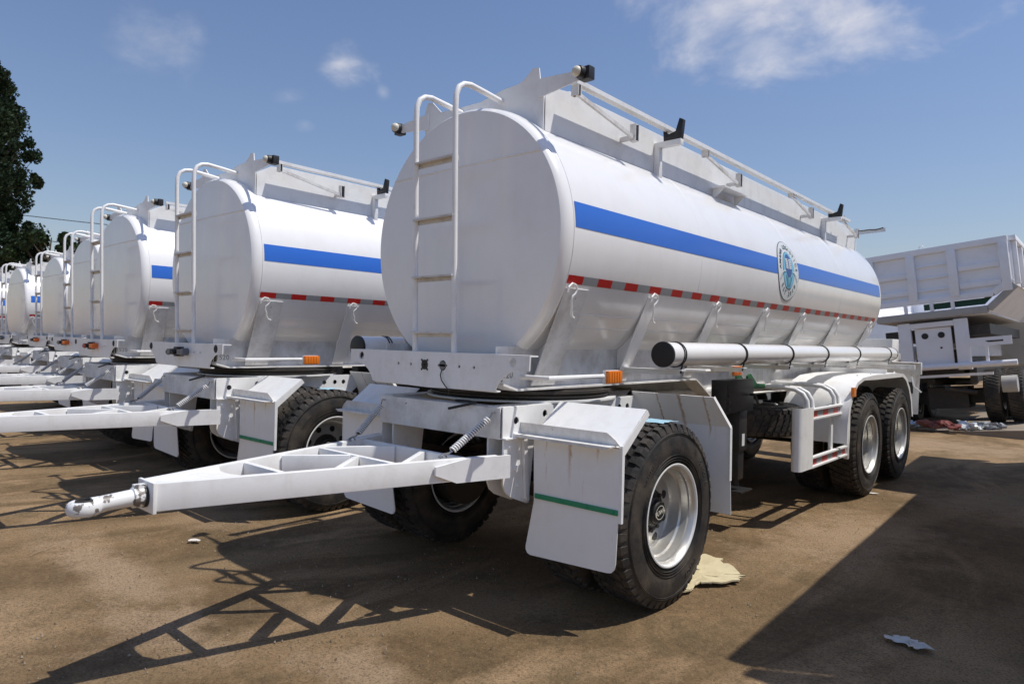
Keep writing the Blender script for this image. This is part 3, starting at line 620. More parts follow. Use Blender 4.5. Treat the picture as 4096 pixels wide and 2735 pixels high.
        m.tube([p+Vector((0, .014, .012)), p+Vector((.008, -.016, .016)), p+Vector((0, -.018, -.006)), p+d*.12], .0055, 6); m.tube([p+d*.82, p+d*.9, q+Vector((.01, -.02, .02)), q+Vector((-.004, -.035, .006)), q+Vector((0, -.01, .0))], .0055, 6); m.tube([q+Vector((0, .02, .0)), q+Vector((0, .0, .022)), q+Vector((0, -.03, .0))], .005, 6)
        m.build('spring_hook', STEEL, sp)
    # --- front mudguards
    for sd in (1, -1):
        def fx(a): return sd*a
        m = MB()
        fl = [(.645, .985), (.655, .62), (.60, .355), (.600, .335), (.612, .315), (.635, .308), (1.155, .330), (1.185, .335), (1.205, .355), (1.212, .385), (1.236, .985)]
        m.plate([(fx(a), b) for a, b in fl], 'y', -.604, -.598); mg = m.build('mud_flap', WFLAP, T)
        m = MB(); m.box(min(fx(.665), fx(1.222)), max(fx(.665), fx(1.222)), -.612, -.605, .640, .668)
        for k in range(4): m.sphere((fx(.70+k*.165), -.613, .654), .007, 6)
        m.build('flap_strip', GREEN, mg)
        # sloped top plate, folded brace and side lip
        m = MB()
        a, b_, c_, d_ = Vector((fx(.645), -.604, .988)), Vector((fx(1.235), -.604, .988)), Vector((fx(1.235), -.36, 1.172)), Vector((fx(.645), -.36, 1.172))
        nrm = (b_-a).cross(d_-a).normalized()*.006*sd
        m.add([a, b_, c_, d_, a+nrm, b_+nrm, c_+nrm, d_+nrm], [(0, 1, 2, 3), (7, 6, 5, 4), (0, 4, 5, 1), (1, 5, 6, 2), (2, 6, 7, 3), (3, 7, 4, 0)])
        lip = [(-.36, 1.172), (-.604, .995), (-.604, .60), (-.585, .60), (-.580, .95), (-.34, 1.145)]
        m.plate(lip, 'x', fx(1.238), fx(1.241))
        m.plate([(-.605, 1.0), (-.605, .60), (-.59, .60), (-.59, 1.0)], 'x', fx(1.222), fx(1.242))
        m.build('mudguard', WFRAME, mg)
        m = MB(); m.box(min(fx(.56), fx(1.21)), max(fx(.56), fx(1.21)), -.68, -.612, .995, 1.001); m.prism([(.56, 1.001), (.56, 1.065), (1.16, 1.065), (1.21, 1.03), (1.235, 1.001)], lambda p, q: (fx(p), -.612-(q-1.0)*.15, q), lambda p, q: (fx(p), -.617-(q-1.0)*.15, q)); m.prism([(.56, 1.001), (.56, .985), (1.19, .985), (1.22, 1.001)], lambda p, q: (fx(p), -.680, q), lambda p, q: (fx(p), -.685, q))
        m.build('guard_brace', WDIRTY, mg)
        m = MB()   # rear half of the guard
        rp = [(-.0, 0)]
        A1 = [(.545, .745, .41), (1.215, .745, .38), (1.235, .70, .66), (1.235, .70, .99), (1.165, .62, 1.190), (.545, .62, 1.190), (.545, .70, .99)]
        for (x0_, x1_, pr) in ((.545, 1.235, [(.74, .41), (.72, .66), (.715, .99), (.60, 1.19)]),):
            for p, q in zip(pr, pr[1:]):
                xt0 = 1.235 if q[1] < 1.1 else 1.165
                m.prism([(0, 0), (1, 0), (1, 1), (0, 1)], lambda s_, t, p=p, q=q, xt0=xt0: (fx(x0_+(((1.235 if p[1] < 1.1 else 1.165)*(1-t)+xt0*t)-x0_)*s_), p[0]*(1-t)+q[0]*t, p[1]*(1-t)+q[1]*t), lambda s_, t, p=p, q=q, xt0=xt0: (fx(x0_+(((1.235 if p[1] < 1.1 else 1.165)*(1-t)+xt0*t)-x0_)*s_), p[0]*(1-t)+q[0]*t+.005, p[1]*(1-t)+q[1]*t+.002))
        m.bar((fx(1.168), .60, 1.19), (fx(1.238), .712, .99), .004, .03, (0, -1, 0)); m.bar((fx(1.238), .71, .99), (fx(1.238), .715, .64), .004, .03, (0, -1, 0))
        m.build('rear_mudguard', WFLAP, T)
    # --- wheels
    first = True
    for (y, zz) in ((0, 0), (4.174, 0), (5.486, 0)):
        for sd in (1, -1):
            for k, xx in enumerate((1.205, .580)):
                o = WH if first else copy_tree(WH)
                first = False; o.parent = T; o.name = 'wheel'
                if k == 0: o.location = (sd*xx, y, .535); o.rotation_euler = (sd*(y*1.3+.2), 0, 0) if sd > 0 else (y, 0, PI)
                else: o.location = (sd*xx, y, .535); o.rotation_euler = (y+1, 0, PI if sd > 0 else 0)
    # --- rear axles, springs
    for y in (4.174, 5.486):
        m = MB(); m.tube([(-.95, y, .535), (.95, y, .535)], .07, 16)
        for sd in (1, -1): m.lathe([(-.11, .222), (-.10, .228), (.11, .228)], (sd*.60, y, .535), 'x', 28)
        m.build('rear_axle', DARK, T)
    m = MB()
    for sd in (1, -1):
        for y in (4.174, 5.486):
            for k in range(5): m.bar((sd*.47, y-.5+.06*k, .80-.014*k), (sd*.47, y, .72-.014*k), .08, .012); m.bar((sd*.47, y, .72-.014*k), (sd*.47, y+.5-.06*k, .80-.014*k), .08, .012)
        for y in (3.6, 4.83, 6.05): m.plate([(y-.09, 1.08), (y-.06, .75), (y+.06, .75), (y+.09, 1.08)], 'x', sd*.47-.05, sd*.47+.05)
    m.build('rear_suspension', DARK, T)
    # --- rear fenders
    for sd in (1, -1):
        pr = [(3.335, .62), (3.345, .80), (3.40, .97), (3.50, 1.10), (3.64, 1.19), (3.85, 1.235), (4.3, 1.252), (5.3, 1.252), (5.55, 1.235), (5.72, 1.18), (5.88, 1.06), (6.00, .90), (6.07, .70)]
        m = MB(); x0, x1 = sd*.60, sd*1.215; n = len(pr); vs = []
        cx_, cz_ = 4.8, .6
        for (y, z) in pr:
            dx, dz = y-cx_, z-cz_; l_ = math.hypot(dx, dz); ny, nz_ = dx/l_, dz/l_
            if 3.9 < y < 5.4: ny, nz_ = 0, 1
            vs += [(x0, y, z), (x1, y, z), (x1, y-ny*.005, z-nz_*.005), (x0, y-ny*.005, z-nz_*.005)]
        fs = []
        for i in range(n-1):
            for k in range(4): fs.append((4*i+k, 4*i+(k+1) % 4, 4*i+4+(k+1) % 4, 4*i+4+k))
        fs += [(0, 1, 2, 3), (4*n-4, 4*n-3, 4*n-2, 4*n-1)]
        m.add(vs, fs)
        # rolled outer lip
        lipv = []
        for (y, z) in pr:
            dx, dz = y-cx_, z-cz_; l_ = math.hypot(dx, dz); ny, nz_ = dx/l_, dz/l_
            if 3.9 < y < 5.4: ny, nz_ = 0, 1
            lipv += [(x1+sd*.001, y, z), (x1+sd*.001, y-ny*.05, z-nz_*.05), (x1+sd*.005, y-ny*.05, z-nz_*.05), (x1+sd*.005, y, z)]
        m.add(lipv, fs)
        m.box(min(sd*.515, sd*1.2), max(sd*.515, sd*1.2), 4.80, 4.86, 1.256, 1.30)
        for y in (3.9, 4.4, 5.0, 5.4): m.sphere((sd*1.15, y, 1.256), .010, 6)
        m.build('rear_fender', WFRAME, T, ang=40)
        m = MB(); m.box(min(sd*1.21, sd*1.235), max(sd*1.21, sd*1.235), 3.47, 3.56, 1.06, 1.15); m.build('side_reflector', AMBER, T, bev=.002)
    # --- side guards
    for sd in (1, -1):
        m = MB(); x = sd*1.14
        for z in (.945, .525):
            m.box(x-.018, x+.018, 2.56, 3.60, z+.032, z+.050); m.box(x-.018, x+.018, 2.56, 3.60, z-.050, z-.032); m.box(x-.010, x-.004, 2.56, 3.60, z-.030, z+.030)
        for y in (3.22, 2.54): m.box(x-.045, x-.02, y-.03, y+.03, .48, .99)
        m.box(x-.02, x+.02, 3.59, 3.65, .44, 1.0)
        sg = m.build('side_guard', WFRAME, T, bev=.002)
        cp = [(x-sd*.06, 2.285), (x-sd*.035, 2.262), (x-sd*.012, 2.262), (x+sd*.008, 2.278), (x+sd*.018, 2.305), (x+sd*.022, 2.565)]
        m = MB(); n = len(cp); vs = [(a, b, z) for z in (.480, 1.01) for a, b in cp]+[(a-sd*.006, b+.006, z) for z in (.480, 1.01) for a, b in cp]
        fs = [(k, k+1, n+k+1, n+k) for k in range(n-1)]+[(2*n+k, 2*n+k+1, 3*n+k+1, 3*n+k) for k in range(n-1)]+[(k, k+1, 2*n+k+1, 2*n+k) for k in range(n-1)]+[(n+k, n+k+1, 3*n+k+1, 3*n+k) for k in range(n-1)]+[(0, n, 3*n, 2*n), (n-1, 2*n-1, 4*n-1, 3*n-1)]
        m.add(vs, fs); m.build('guard_end', WFRAME, sg, ang=50)
        m = MB()
        for z in (.945, .525):
            y = 2.59; k = 0
            while y < 3.58:
                m.add([(x-.003 if sd > 0 else x-.0115, a, b) for a, b in ((y, z-.028), (min(y+.15, 3.58), z-.028), (min(y+.15, 3.58), z+.028), (y, z+.028))], [(0, 1, 2, 3)], k % 2); y += .15; k += 1
        m.build('guard_tape', [RED, SILV], sg)
        m = MB()
        for y in (2.56, 2.68, 3.30, 3.42):
            m = MB(); m.tube([(sd*.50, y, 1.165), (sd*.90, y, 1.165), (sd*1.0, y, 1.155), (sd*1.07, y, 1.12), (sd*1.105, y, 1.06), (sd*1.115, y, .96)], .020, 10)
            m.build('guard_arm', WFRAME, sg, ang=50)
    # --- supporting leg, spare tyre, brackets
    for sd in (1, -1):
        m = MB(); lx = sd*.75; m.box(lx-.08, lx+.05, 1.60, 2.14, .98, 1.25); m.box(lx-.06, lx+.06, 1.84, 1.99, .66, .99); m.box(lx-.045, lx+.045, 1.86, 1.97, .42, .66); m.tube([(lx, 1.92, .43), (lx, 1.92, .36)], .03, 10); m.box(lx-.09, lx+.09, 1.83, 2.06, .318, .330); m.tube([(lx+sd*.055, 2.05, 1.12), (lx+sd*.10, 2.05, 1.12), (lx+sd*.10, 2.12, 1.04)], .012, 6)
        for z in (1.01, 1.07, 1.13, 1.19): m.sphere((lx+sd*.052, 1.64, z), .016, 6)
        m.build('landing_leg', BLKMET, T, bev=.003)
        m = MB(); m.box(min(lx+sd*.061, lx+sd*.063), max(lx+sd*.061, lx+sd*.063), 1.89, 1.94, .70, .80); m.build('warning_label', PALE, T)
    o = copy_tree(WH); o.parent = T; o.name = 'spare_wheel'; o.location = (.36, 3.02, .955); o.rotation_euler = (0, -PI/2, .3)
    m = MB(); m.box(-.2, .50, 2.95, 3.1, .97, 1.0); m.build('spare_carrier', WFRAME, T)
    m = MB(); m.plate([(2.16, 1.27), (2.22, 1.29), (2.36, 1.20), (2.56, 1.19), (2.56, 1.155), (2.18, 1.155)], 'x', .62, .64); m.plate([(2.16, 1.27), (2.22, 1.29), (2.36, 1.20), (2.56, 1.19), (2.56, 1.155), (2.18, 1.155)], 'x', .72, .74); m.box(.64, .72, 2.2, 2.55, 1.155, 1.165); m.box(.6, .8, 2.55, 2.95, 1.145, 1.16); m.build('valve_bracket', GREENM, T)
    m = MB(); m.tube([(.2, 1.5, 1.1), (.6, 2.0, 1.15), (.62, 3.6, 1.12)], .03, 10); m.box(-.3, .45, 1.95, 2.1, .8, 1.15); m.build('discharge_pipe', WDIRTY, T)
    m = MB()
    for k in range(14): a = k % 2; m.tube([(.44+(.012 if a else 0)*math.cos(t), 2.42+(.012 if not a else 0)*math.cos(t), .80-k*.03+.018*math.sin(t)) for t in [2*PI*j/8 for j in range(9)]], .003, 5)
    m.build('safety_chain', STEEL, T)
    m = MB(); m.box(-.3, .3, 1.6, 2.0, .85, 1.05); m.tube([(-.45, 2.3, .95), (-.45, 3.3, .95)], .14, 18); m.tube([(0.05, 3.75, .92), (.05, 4.1, .92)], .12, 16); m.build('air_tank', BLKMET, T, bev=.01)
    # --- rear beam
    m = MB(); m.box(-1.205, 1.205, 6.55, 6.63, 1.20, 1.36); m.box(.515, 1.19, 6.25, 6.31, 1.27, 1.33); m.box(-1.19, -.515, 6.25, 6.31, 1.27, 1.33); m.box(-1.2, 1.2, 6.42, 6.55, 1.352, 1.358)
    rb = m.build('rear_beam', WDIRTY, T, bev=.003)
    for sd in (1, -1):
        m = MB(); m.plate([(sd*.74, .66), (sd*1.17, .68), (sd*1.185, 1.198), (sd*.74, 1.198)], 'y', 6.60, 6.606); m.build('rear_flap', WFLAP, rb)
        m = MB(); m.box(sd*1.05-.06, sd*1.05+.06, 6.59, 6.598, .95, 1.10); m.build('flap_marking', BLACK, rb)
        m = MB(); m.tube([(sd*1.13, 6.40, 1.18), (sd*1.16, 6.40, 1.05), (sd*1.23, 6.45, .98)], .012, 6); m.build('tie_rod', WFRAME, rb)
    m = MB(); m.box(-1.1, 1.1, 6.48, 6.54, .58, .66); m.box(-.5, -.44, 6.49, 6.53, .66, 1.2); m.box(.44, .5, 6.49, 6.53, .66, 1.2); m.build('underrun_bar', BLKMET, rb)
    m = MB(); m.box(.53, .90, 6.40, 6.75, 1.362, 1.66); m.build('valve_box', WFRAME, T, bev=.006)
    return T
GRP = 'white tanker trailers parked side by side in a row'
T1 = build_trailer()
offs = [(-3.2353, -.1454), (-6.0926, .0018), (-8.92, .462), (-12.46, .924), (-15.94, 1.08), (-19.3, 1.2), (-22.7, 1.3)]
row = [T1]
for (dx, dy) in offs:
    c = copy_tree(T1); c.location = (dx, dy, 0); c.rotation_euler = (0, 0, math.radians((.25, -.3, .35, -.2, .3, 0, 0)[len(row)-1])); row.append(c)
    for ch in list(c.children):
        if ch.name.split('.')[0] in ('hose_tube', 'tube_bracket'):
            for k in list(ch.children): D.objects.remove(k)
            D.objects.remove(ch)
LBL = ['white tanker trailer nearest the camera, its whole flank, emblem and drawbar in view',
 'second white tanker trailer in the row, standing directly left of the nearest one',
 'third white tanker trailer in the row, red and orange couplings on its front beam',
 'fourth white tanker trailer in the row with an orange coupling, mostly hidden behind the third',
 'fifth white tanker trailer in the row, a narrow grey end behind the fourth one',
 'sixth white tanker trailer in the row, small, with a blue stripe seen between two ladders',
 'seventh white tanker trailer from the right, cut off by the left edge of the photo',
 'farthest white tanker trailer of the row, almost hidden at the left edge']
for o, lb in zip(row, LBL): tag(o, lb, 'tanker trailer', GRP)
# fittings on the front beams: bare holes on the first, couplings on the others
m = MB()
for a in (PI/4, 3*PI/4):
    c, s = math.cos(a), math.sin(a); pts = [(-.037+.042*c*k-.006*s*j, 1.377+.042*s*k*1.1+.006*c*j) for k, j in ((-1, -1), (1, -1), (1, 1), (-1, 1))]
    m.plate(pts, 'y', -.8475, -.8455)
m.plate(circ(-.037, 1.377, .030), 'y', -.8465, -.8455); m.build('cross_cutout', BLACK, T1)
m = MB(); m.plate(circ(.126, 1.378, .026), 'y', -.8475, -.84); m.box(.086, .166, -.8475, -.8455, 1.372, 1.384); m.build('socket_plate', GREYM, T1)
m = MB(); m.tube([(.124, -.85, 1.352), (.122, -.858, 1.32), (.135, -.86, 1.29), (.17, -.858, 1.255), (.19, -.85, 1.235), (.17, -.83, 1.20)], .0035, 6); m.build('dangling_cable', DARK, T1)
def couplings(T, ca, cb):
    for sd in (1, -1):
        m = MB(); m.lathe([(-.850, .027), (-.846, .034), (-.842, .034), (-.8455, .020), (-.850, .020)], (sd*.686, 0, 1.415), 'y', 24); m.build('grommet', BLACK, T)
    m = MB(); m.tube([(-.035, -.845, 1.378), (-.035, -.90, 1.378)], .030, 12); m.box(-.10, -.04, -.93, -.88, 1.352, 1.40); m.sphere((-.12, -.905, 1.37), .028, 8); m.build('air_coupling', ca, T)
    m = MB(); m.box(.0, .06, -.91, -.845, 1.335, 1.42); m.tube([(.03, -.9, 1.38), (.03, -.94, 1.37)], .022, 10); m.build('socket_block', BLACK, T)
    m = MB(); m.tube([(.14, -.845, 1.378), (.14, -.895, 1.376)], .033, 14); m.sphere((.15, -.90, 1.374), .030, 8); m.box(.10, .20, -.925, -.89, 1.352, 1.40); m.build('air_coupling', cb, T)
couplings(row[1], GREYM, GREYM); couplings(row[2], REDL, ORANGE); couplings(row[3], GREYM, ORANGE); couplings(row[4], GREYM, ORANGE); couplings(row[5], GREYM, GREYM); couplings(row[6], GREYM, GREYM)
# masking film left on the front tyres
for T in (T1, row[1]):
    m = MB(); vs = []; fs = []; n = 9; random.seed(5)
    for i in range(n):
        a = PI/2-.20+.36*i/(n-1)
        for x in (1.0+random.uniform(-.02, .02), 1.06, 1.12, 1.165+random.uniform(-.01, .01)):
            r = .5385+random.uniform(0, .006); vs.append((x, r*math.cos(a)+.03, .535+r*math.sin(a)))
    for i in range(n-1):
        for k in range(3): fs.append((i*4+k, i*4+k+1, i*4+5+k, i*4+4+k))
    m.add(vs, fs); m.build('blue_film', mat('pale_blue_film', (.38, .62, .75), .4), T)

# ------------------------------------------------------------------ dump truck behind, on a sloping concrete pad
ROLLD = math.radians(6.5)
P = empty('dump_truck', (.58, 11.85, .02)); P.rotation_euler = (0, -ROLLD, 0)
tag(P, 'dusty white dump truck seen from behind with raised ribbed tailgate, right of the nearest trailer', 'dump truck')
hw = 1.36
m = MB()
tg = [(-hw, 2.66), (-hw+.30, 2.43), (hw-.30, 2.43), (hw, 2.66), (hw, 3.50), (-hw, 3.50)]
m.plate(tg, 'y', .0, .03); tgm = m.build('tailgate', DUMPW, P)
m = MB()
m.box(-hw, hw, -.06, -.001, 3.40, 3.52)
for p, q in zip(tg[:3], tg[1:4]): m.bar((p[0], -.035, p[1]+.05), (q[0], -.035, q[1]+.05), .065, .11, (0, 0, 1))
for x in (-hw+.06, -.98, -.24, .46, hw-.08): m.box(x-.075, x+.075, -.085, -.001, 2.50, 3.40)
m.build('tailgate_frame', DUMPW, tgm, bev=.01)
m = MB()
for (x0, x1) in ((-.90, -.32), (.54, hw-.16)):
    for z in (2.64, 2.98): m.prism([(x0, z), (x1, z), (x1, z+.10), (x0, z+.10)], lambda a, b: (a, -.001, b), lambda a, b: (a, -.05, b-.01))
for z in (2.68, 2.92, 3.16): m.prism([(-.16, z), (.38, z), (.38, z+.03), (-.16, z+.03)], lambda a, b: (a, -.001, b), lambda a, b: (a, -.035, b-.01))
m.build('tailgate_rib', DUMPW, tgm, bev=.006)
m = MB(); m.tube([(-.02+.045*math.cos(t), -.03, 3.52+.06*math.sin(t)) for t in [PI*k/8 for k in range(9)]], .009, 6); m.build('lifting_ring', DUMPW, tgm)
m = MB()
bs = [(-hw, 2.62), (-hw+.42, 2.16), (hw-.42, 2.16), (hw, 2.62)]
for sd in (1, -1):
    m.plate([(.05, 2.62), (.05, 3.42), (5.4, 3.46), (5.4, 2.62)], 'x', sd*hw-.03, sd*hw+.03)
    m.prism([(.05, 0), (5.4, 0), (5.4, 1), (.05, 1)], lambda a, b, sd=sd: (sd*(hw-.42*b), a, 2.62-.46*b), lambda a, b, sd=sd: (sd*(hw-.42*b-.03), a, 2.65-.46*b))
    for k in range(6): y = .12+k*1.0; m.box(sd*hw+(.031 if sd > 0 else -.11), sd*hw+(.11 if sd > 0 else -.031), y, y+.12, 2.62, 3.42)
    m.box(min(sd*hw, sd*(hw+.12)), max(sd*hw, sd*(hw+.12)), .04, 5.4, 3.424, 3.52)
m.box(-hw+.42, hw-.42, .05, 5.4, 2.13, 2.16); m.box(-hw, hw, 5.4, 5.45, 2.13, 3.7)
m.build('dump_bed', DUMPW, P, bev=.006)
m = MB()
m.bar((-hw+.42, -.01, 2.20), (hw-.42, -.01, 2.20), .14, .14); m.bar((-hw+.40, -.01, 2.2), (-hw-.04, -.01, 2.60), .12, .10, (0, 1, 0)); m.bar((hw-.40, -.01, 2.2), (hw+.04, -.01, 2.60), .12, .10, (0, 1, 0)); m.build('bed_sill', DUMPG, P, bev=.008)
m = MB(); m.plate([(-.1, 2.30), (.9, 2.30), (1.12, 2.52), (.9, 2.42), (-.1, 2.42)], 'y', .032, .05); m.build('bed_lining', mat('dark_green_paint', (.008, .06, .035), .6), P)
for x in (-.95, -.40, .05, .40): m = MB(); m.box(x-.03, x+.03, -.07, -.01, 2.2, 2.47); m.build('tailgate_latch', DUMPW, P)
m = MB()
for sd in (1, -1):
    m.box(sd*.42-.045, sd*.42+.045, .1, 6.5, 1.35, 1.62); m.box(sd*.48-.11, sd*.48+.11, .0, .12, 1.1, 2.08)
m.box(-.31, .31, .06, .09, 1.20, 1.95); m.box(-.37, .37, .0, .10, 1.96, 2.06)
m.build('truck_chassis', DUMPW, P, bev=.005)
for (x, z, r) in ((-.14, 1.80, .06), (.14, 1.80, .06), (.12, 1.55, .02)): m = MB(); m.plate(circ(x, z, r), 'y', .050, .058); m.build('frame_hole', BLACK, P)
m = MB(); m.tube([(-1.30, -.06, 1.18), (1.30, -.06, 1.18)], .055, 18); m.bar((.60, -.0, 1.60), (1.25, -.0, 1.60), .03, .16); m.bar((-.60, -.0, 1.60), (-1.25, -.0, 1.60), .03, .16); m.bar((.85, 0, 1.2), (.85, 0, 1.6), .05, .05, (0, 1, 0)); m.bar((-.85, 0, 1.2), (-.85, 0, 1.6), .05, .05, (0, 1, 0)); m.bar((-.8, .1, 1.0), (.9, .1, 1.0), .04, .05); m.build('underrun_guard', DUMPW, P)
m = MB()
for sd in (1, -1): m.box(min(sd*.85, sd*1.12), max(sd*.85, sd*1.12), -.02, -.015, 1.585, 1.615)
m.build('lamp_slot', BLACK, P)
m = MB(); m.box(-.40, .40, .4, 3.0, 1.0, 1.5); m.box(-1.0, 1.0, 1.2, 1.45, .40, .66); m.box(-1.0, 1.0, 2.55, 2.8, .40, .66); m.box(-.35, .35, .9, 1.7, .32, .75); m.box(-.9, .9, .35, 5.4, 1.75, 1.95); m.tube([(-.2, .5, .9), (.2, 3, .8)], .08, 10); m.tube([(.1, .3, .75), (.5, .9, .62)], .05, 10); m.box(.5, .62, .3, 4, .85, 1.25); m.box(-.62, -.5, .3, 4, .85, 1.25); m.build('drivetrain', DARK, P)
m = MB(); m.tube([(.98, .45, .78), (1.22, .45, .78)], .16, 20); m.build('air_tank', DUMPG, P)
for y in (1.32, 2.68):
    for sd in (1, -1):
        for k, xx in enumerate((1.26, .62)):
            o = copy_tree(WH); o.parent = P; o.name = 'wheel'; o.location = (sd*xx, y, .54); o.rotation_euler = (y, 0, (0 if sd > 0 else PI)+(PI if k else 0))
for sd in (1, -1):
    o = copy_tree(WH); o.parent = P; o.name = 'wheel'; o.location = (sd*1.2, 6.6, .54); o.rotation_euler = (0, 0, 0 if sd > 0 else PI)
m = MB(); m.plate([(5.7, 1.1), (5.7, 3.2), (5.9, 3.35), (8.1, 3.3), (8.35, 2.4), (8.4, 1.0), (7.9, 1.0), (6.95, 1.2), (6.3, 1.2), (6.1, 1.0)], 'x', -1.22, 1.22); m.build('cab', DUMPG, P, bev=.05)
m = MB(); m.box(-3.5, 3.2, -.55, 16, -.62, 0.0)
pad = m.build('concrete_pad', mat('dusty_concrete', (.27, .22, .165), .9, dirt=.7, dirtcol=(.12, .09, .06), dscale=1.6, bump=.3, bscale=14), bev=.02); pad.location = (.70, 11.85, .015); pad.rotation_euler = (0, -ROLLD, 0); tag(pad, kind='structure')
nb = copy_tree(P); nb.location = (4.68, .55, 0); nb.rotation_euler = (0, 0, math.radians(2.0))
tag(nb, 'dump truck parked to the right of the nearest trailer, known only by its long shadow', 'dump truck')
m = MB(); m.box(-1.30, 1.30, 5.3, 5.4, 3.4, 4.3); m.box(-1.57, 1.30, 5.3, 8.45, 4.28, 4.33); m.bar((-1.3, 8.3, 3.2), (-1.3, 8.3, 4.3), .1, .1, (0, 1, 0)); m.build('shadow_canopy', DUMPW, nb)  # unseen canopy, added and widened so the truck's cast shadow bulges
# a second parked truck further back fills the gap beside the dump truck
Q = empty('parked_truck', (-4.5, 22, 0)); tag(Q, 'grey flatbed truck parked far behind, glimpsed under the trailers', 'truck')
m = MB(); m.box(-1.2, 1.2, 0, 7, 1.1, 1.35); m.box(-.4, .4, 0, 9, .8, 1.1); m.build('flatbed', DUMPG, Q, bev=.02)
m = MB(); m.box(-1.2, 1.2, 7.3, 9.3, 1.0, 3.0); m.build('cab', DUMPW, Q, bev=.08)
for y in (1.3, 2.6, 8.2):
    for sd in (1, -1):
        o = copy_tree(WH); o.parent = Q; o.name = 'wheel'; o.location = (sd*1.2, y, .535); o.rotation_euler = (0, 0, 0 if sd > 0 else PI)

# ------------------------------------------------------------------ litter
def scrap(name, pts, z, m_, label, cat, crinkle=.01, th=.003, loc=None):
    random.seed(len(pts)); cx_ = sum(p[0] for p in pts)/len(pts); cy_ = sum(p[1] for p in pts)/len(pts)
    o_ = []; n = len(pts)
    for i in range(n):
        p, q = pts[i], pts[(i+1) % n]; k_ = 5
        for j in range(k_):
            t = j/k_; o_.append((p[0]+(q[0]-p[0])*t-cx_+random.uniform(-1, 1)*crinkle*.7, p[1]+(q[1]-p[1])*t-cy_+random.uniform(-1, 1)*crinkle*.7))
    vs = []; R = 5; N_ = len(o_)
    for r in range(R, 0, -1):
        for a, b in o_:
            s_ = r/R; vs.append((a*s_, b*s_, z+.5*crinkle*(mn.noise(Vector((a*s_*9, b*s_*9, 5)))+.6*mn.noise(Vector((a*s_*25, b*s_*25, 5)))+.4)))
    vs.append((0, 0, z+crinkle*.5)); fs = []
    for r in range(R-1):
        for k in range(N_): fs.append((r*N_+k, r*N_+(k+1) % N_, (r+1)*N_+(k+1) % N_, (r+1)*N_+k))
    for k in range(N_): fs.append(((R-1)*N_+k, (R-1)*N_+(k+1) % N_, R*N_))
    m = MB(); m.add(vs, fs); V = len(vs); m.add([(a, b, c-th) for a, b, c in vs], [f[::-1] for f in fs]); m.add([], [(k, (k+1) % N_, V+(k+1) % N_, V+k) for k in range(0)])
    side = [(k, (k+1) % N_, V+(k+1) % N_, V+k) for k in range(N_)]; m.f += side; m.m += [0]*len(side)
    o = m.build(name, m_, ang=70); o.location = (cx_, cy_, 0); tag(o, label, cat); return o
SACK = mat('yellow_board', (.60, .52, .33), .8, dirt=.5, dirtcol=(.36, .27, .14), dscale=9, bump=.3, bscale=30)
scrap('cardboard_scrap', [(1.00, -.02), (1.14, .20), (1.19, .28), (1.17, .40), (1.235, .47), (1.31, .62), (1.325, .74), (1.27, .80), (1.05, .98), (.93, .98), (.85, .5)], .022, SACK, 'torn yellowish board lying flat under the front wheel of the nearest trailer', 'cardboard', .036, .010)
scrap('plastic_scrap', [(2.235, .42), (2.27, .475), (2.33, .49), (2.40, .47), (2.46, .445), (2.445, .40), (2.39, .36), (2.34, .39), (2.28, .385)], .006, mat('grey_film', (.50, .48, .43), .25, spec=.8, dirt=.6, dirtcol=(.12, .12, .12), dscale=30), 'crumpled grey plastic film lying in the shade at the lower right', 'plastic film', .028, .0015)
scrap('paper_scrap', [(-1.99, -1.40), (-1.95, -1.36), (-1.90, -1.37), (-1.91, -1.41), (-1.96, -1.43)], .012, mat('white_paper', (.7, .66, .6), .7), 'small crumpled white paper on the sunlit dirt beside the drawbar shadow', 'paper', .012, .001)
scrap('tissue_scrap', [(1.14, 4.28), (1.20, 4.33), (1.28, 4.32), (1.22, 4.27)], .008, mat('white_tissue', (.75, .74, .7), .7), 'tiny white scrap on the dirt beside the first rear wheel', 'paper', .010, .001)
m = MB(); m.tube([(-2.37, -2.32, .004), (-2.42, -2.27, .006), (-2.46, -2.2, .005), (-2.50, -2.13, .008), (-2.56, -2.06, .004)], .0016, 5); tag(m.build('twig', mat('dry_twig', (.33, .24, .16), .8)), 'thin dry twig curving over the dirt at the left edge', 'twig')
random.seed(11)
RUB = [('red crumpled rag among rubbish under the dump truck', mat('dull_red', (.22, .06, .05), .8), (.75, 11.3)), ('white crumpled sheet among rubbish under the dump truck', PALE, (1.15, 11.45)), ('bundle of faded red cloth behind the rear wheels of the nearest trailer', mat('faded_red', (.20, .08, .065), .8), (.45, 11.25)), ('pale blue plastic heap left of the red rags by the dump truck', mat('pale_plastic', (.42, .50, .58), .5), (.1, 11.3))]
RUB += [('dull green crumpled sack among rubbish under the dump truck', GREENM, (-.15, 11.45)), ('grey crumpled sheet at the right end of the rubbish under the dump truck', SILV, (1.35, 11.6))]
for i, (lb, mm, (x, y)) in enumerate(RUB):
    m = MB()
    for j in range(5):
        o_ = len(m.v); m.sphere((0, 0, 0), .10, 7, (1, .8, .45)); cx_, cy_, cz_ = random.uniform(-.2, .2), random.uniform(-.1, .1), random.uniform(-.02, .05)
        for q in range(o_, len(m.v)):
            a, b, c = m.v[q]; k = 1+1.3*mn.noise(Vector((a*14+i*3, b*14+j, c*20))); m.v[q] = (cx_+a*k, cy_+b*k, cz_+c*k)
    o = m.build('rubbish_heap', mm, ang=10); o.location = (x, y, .12); tag(o, lb, 'rubbish', 'rubbish lying under the dump truck')

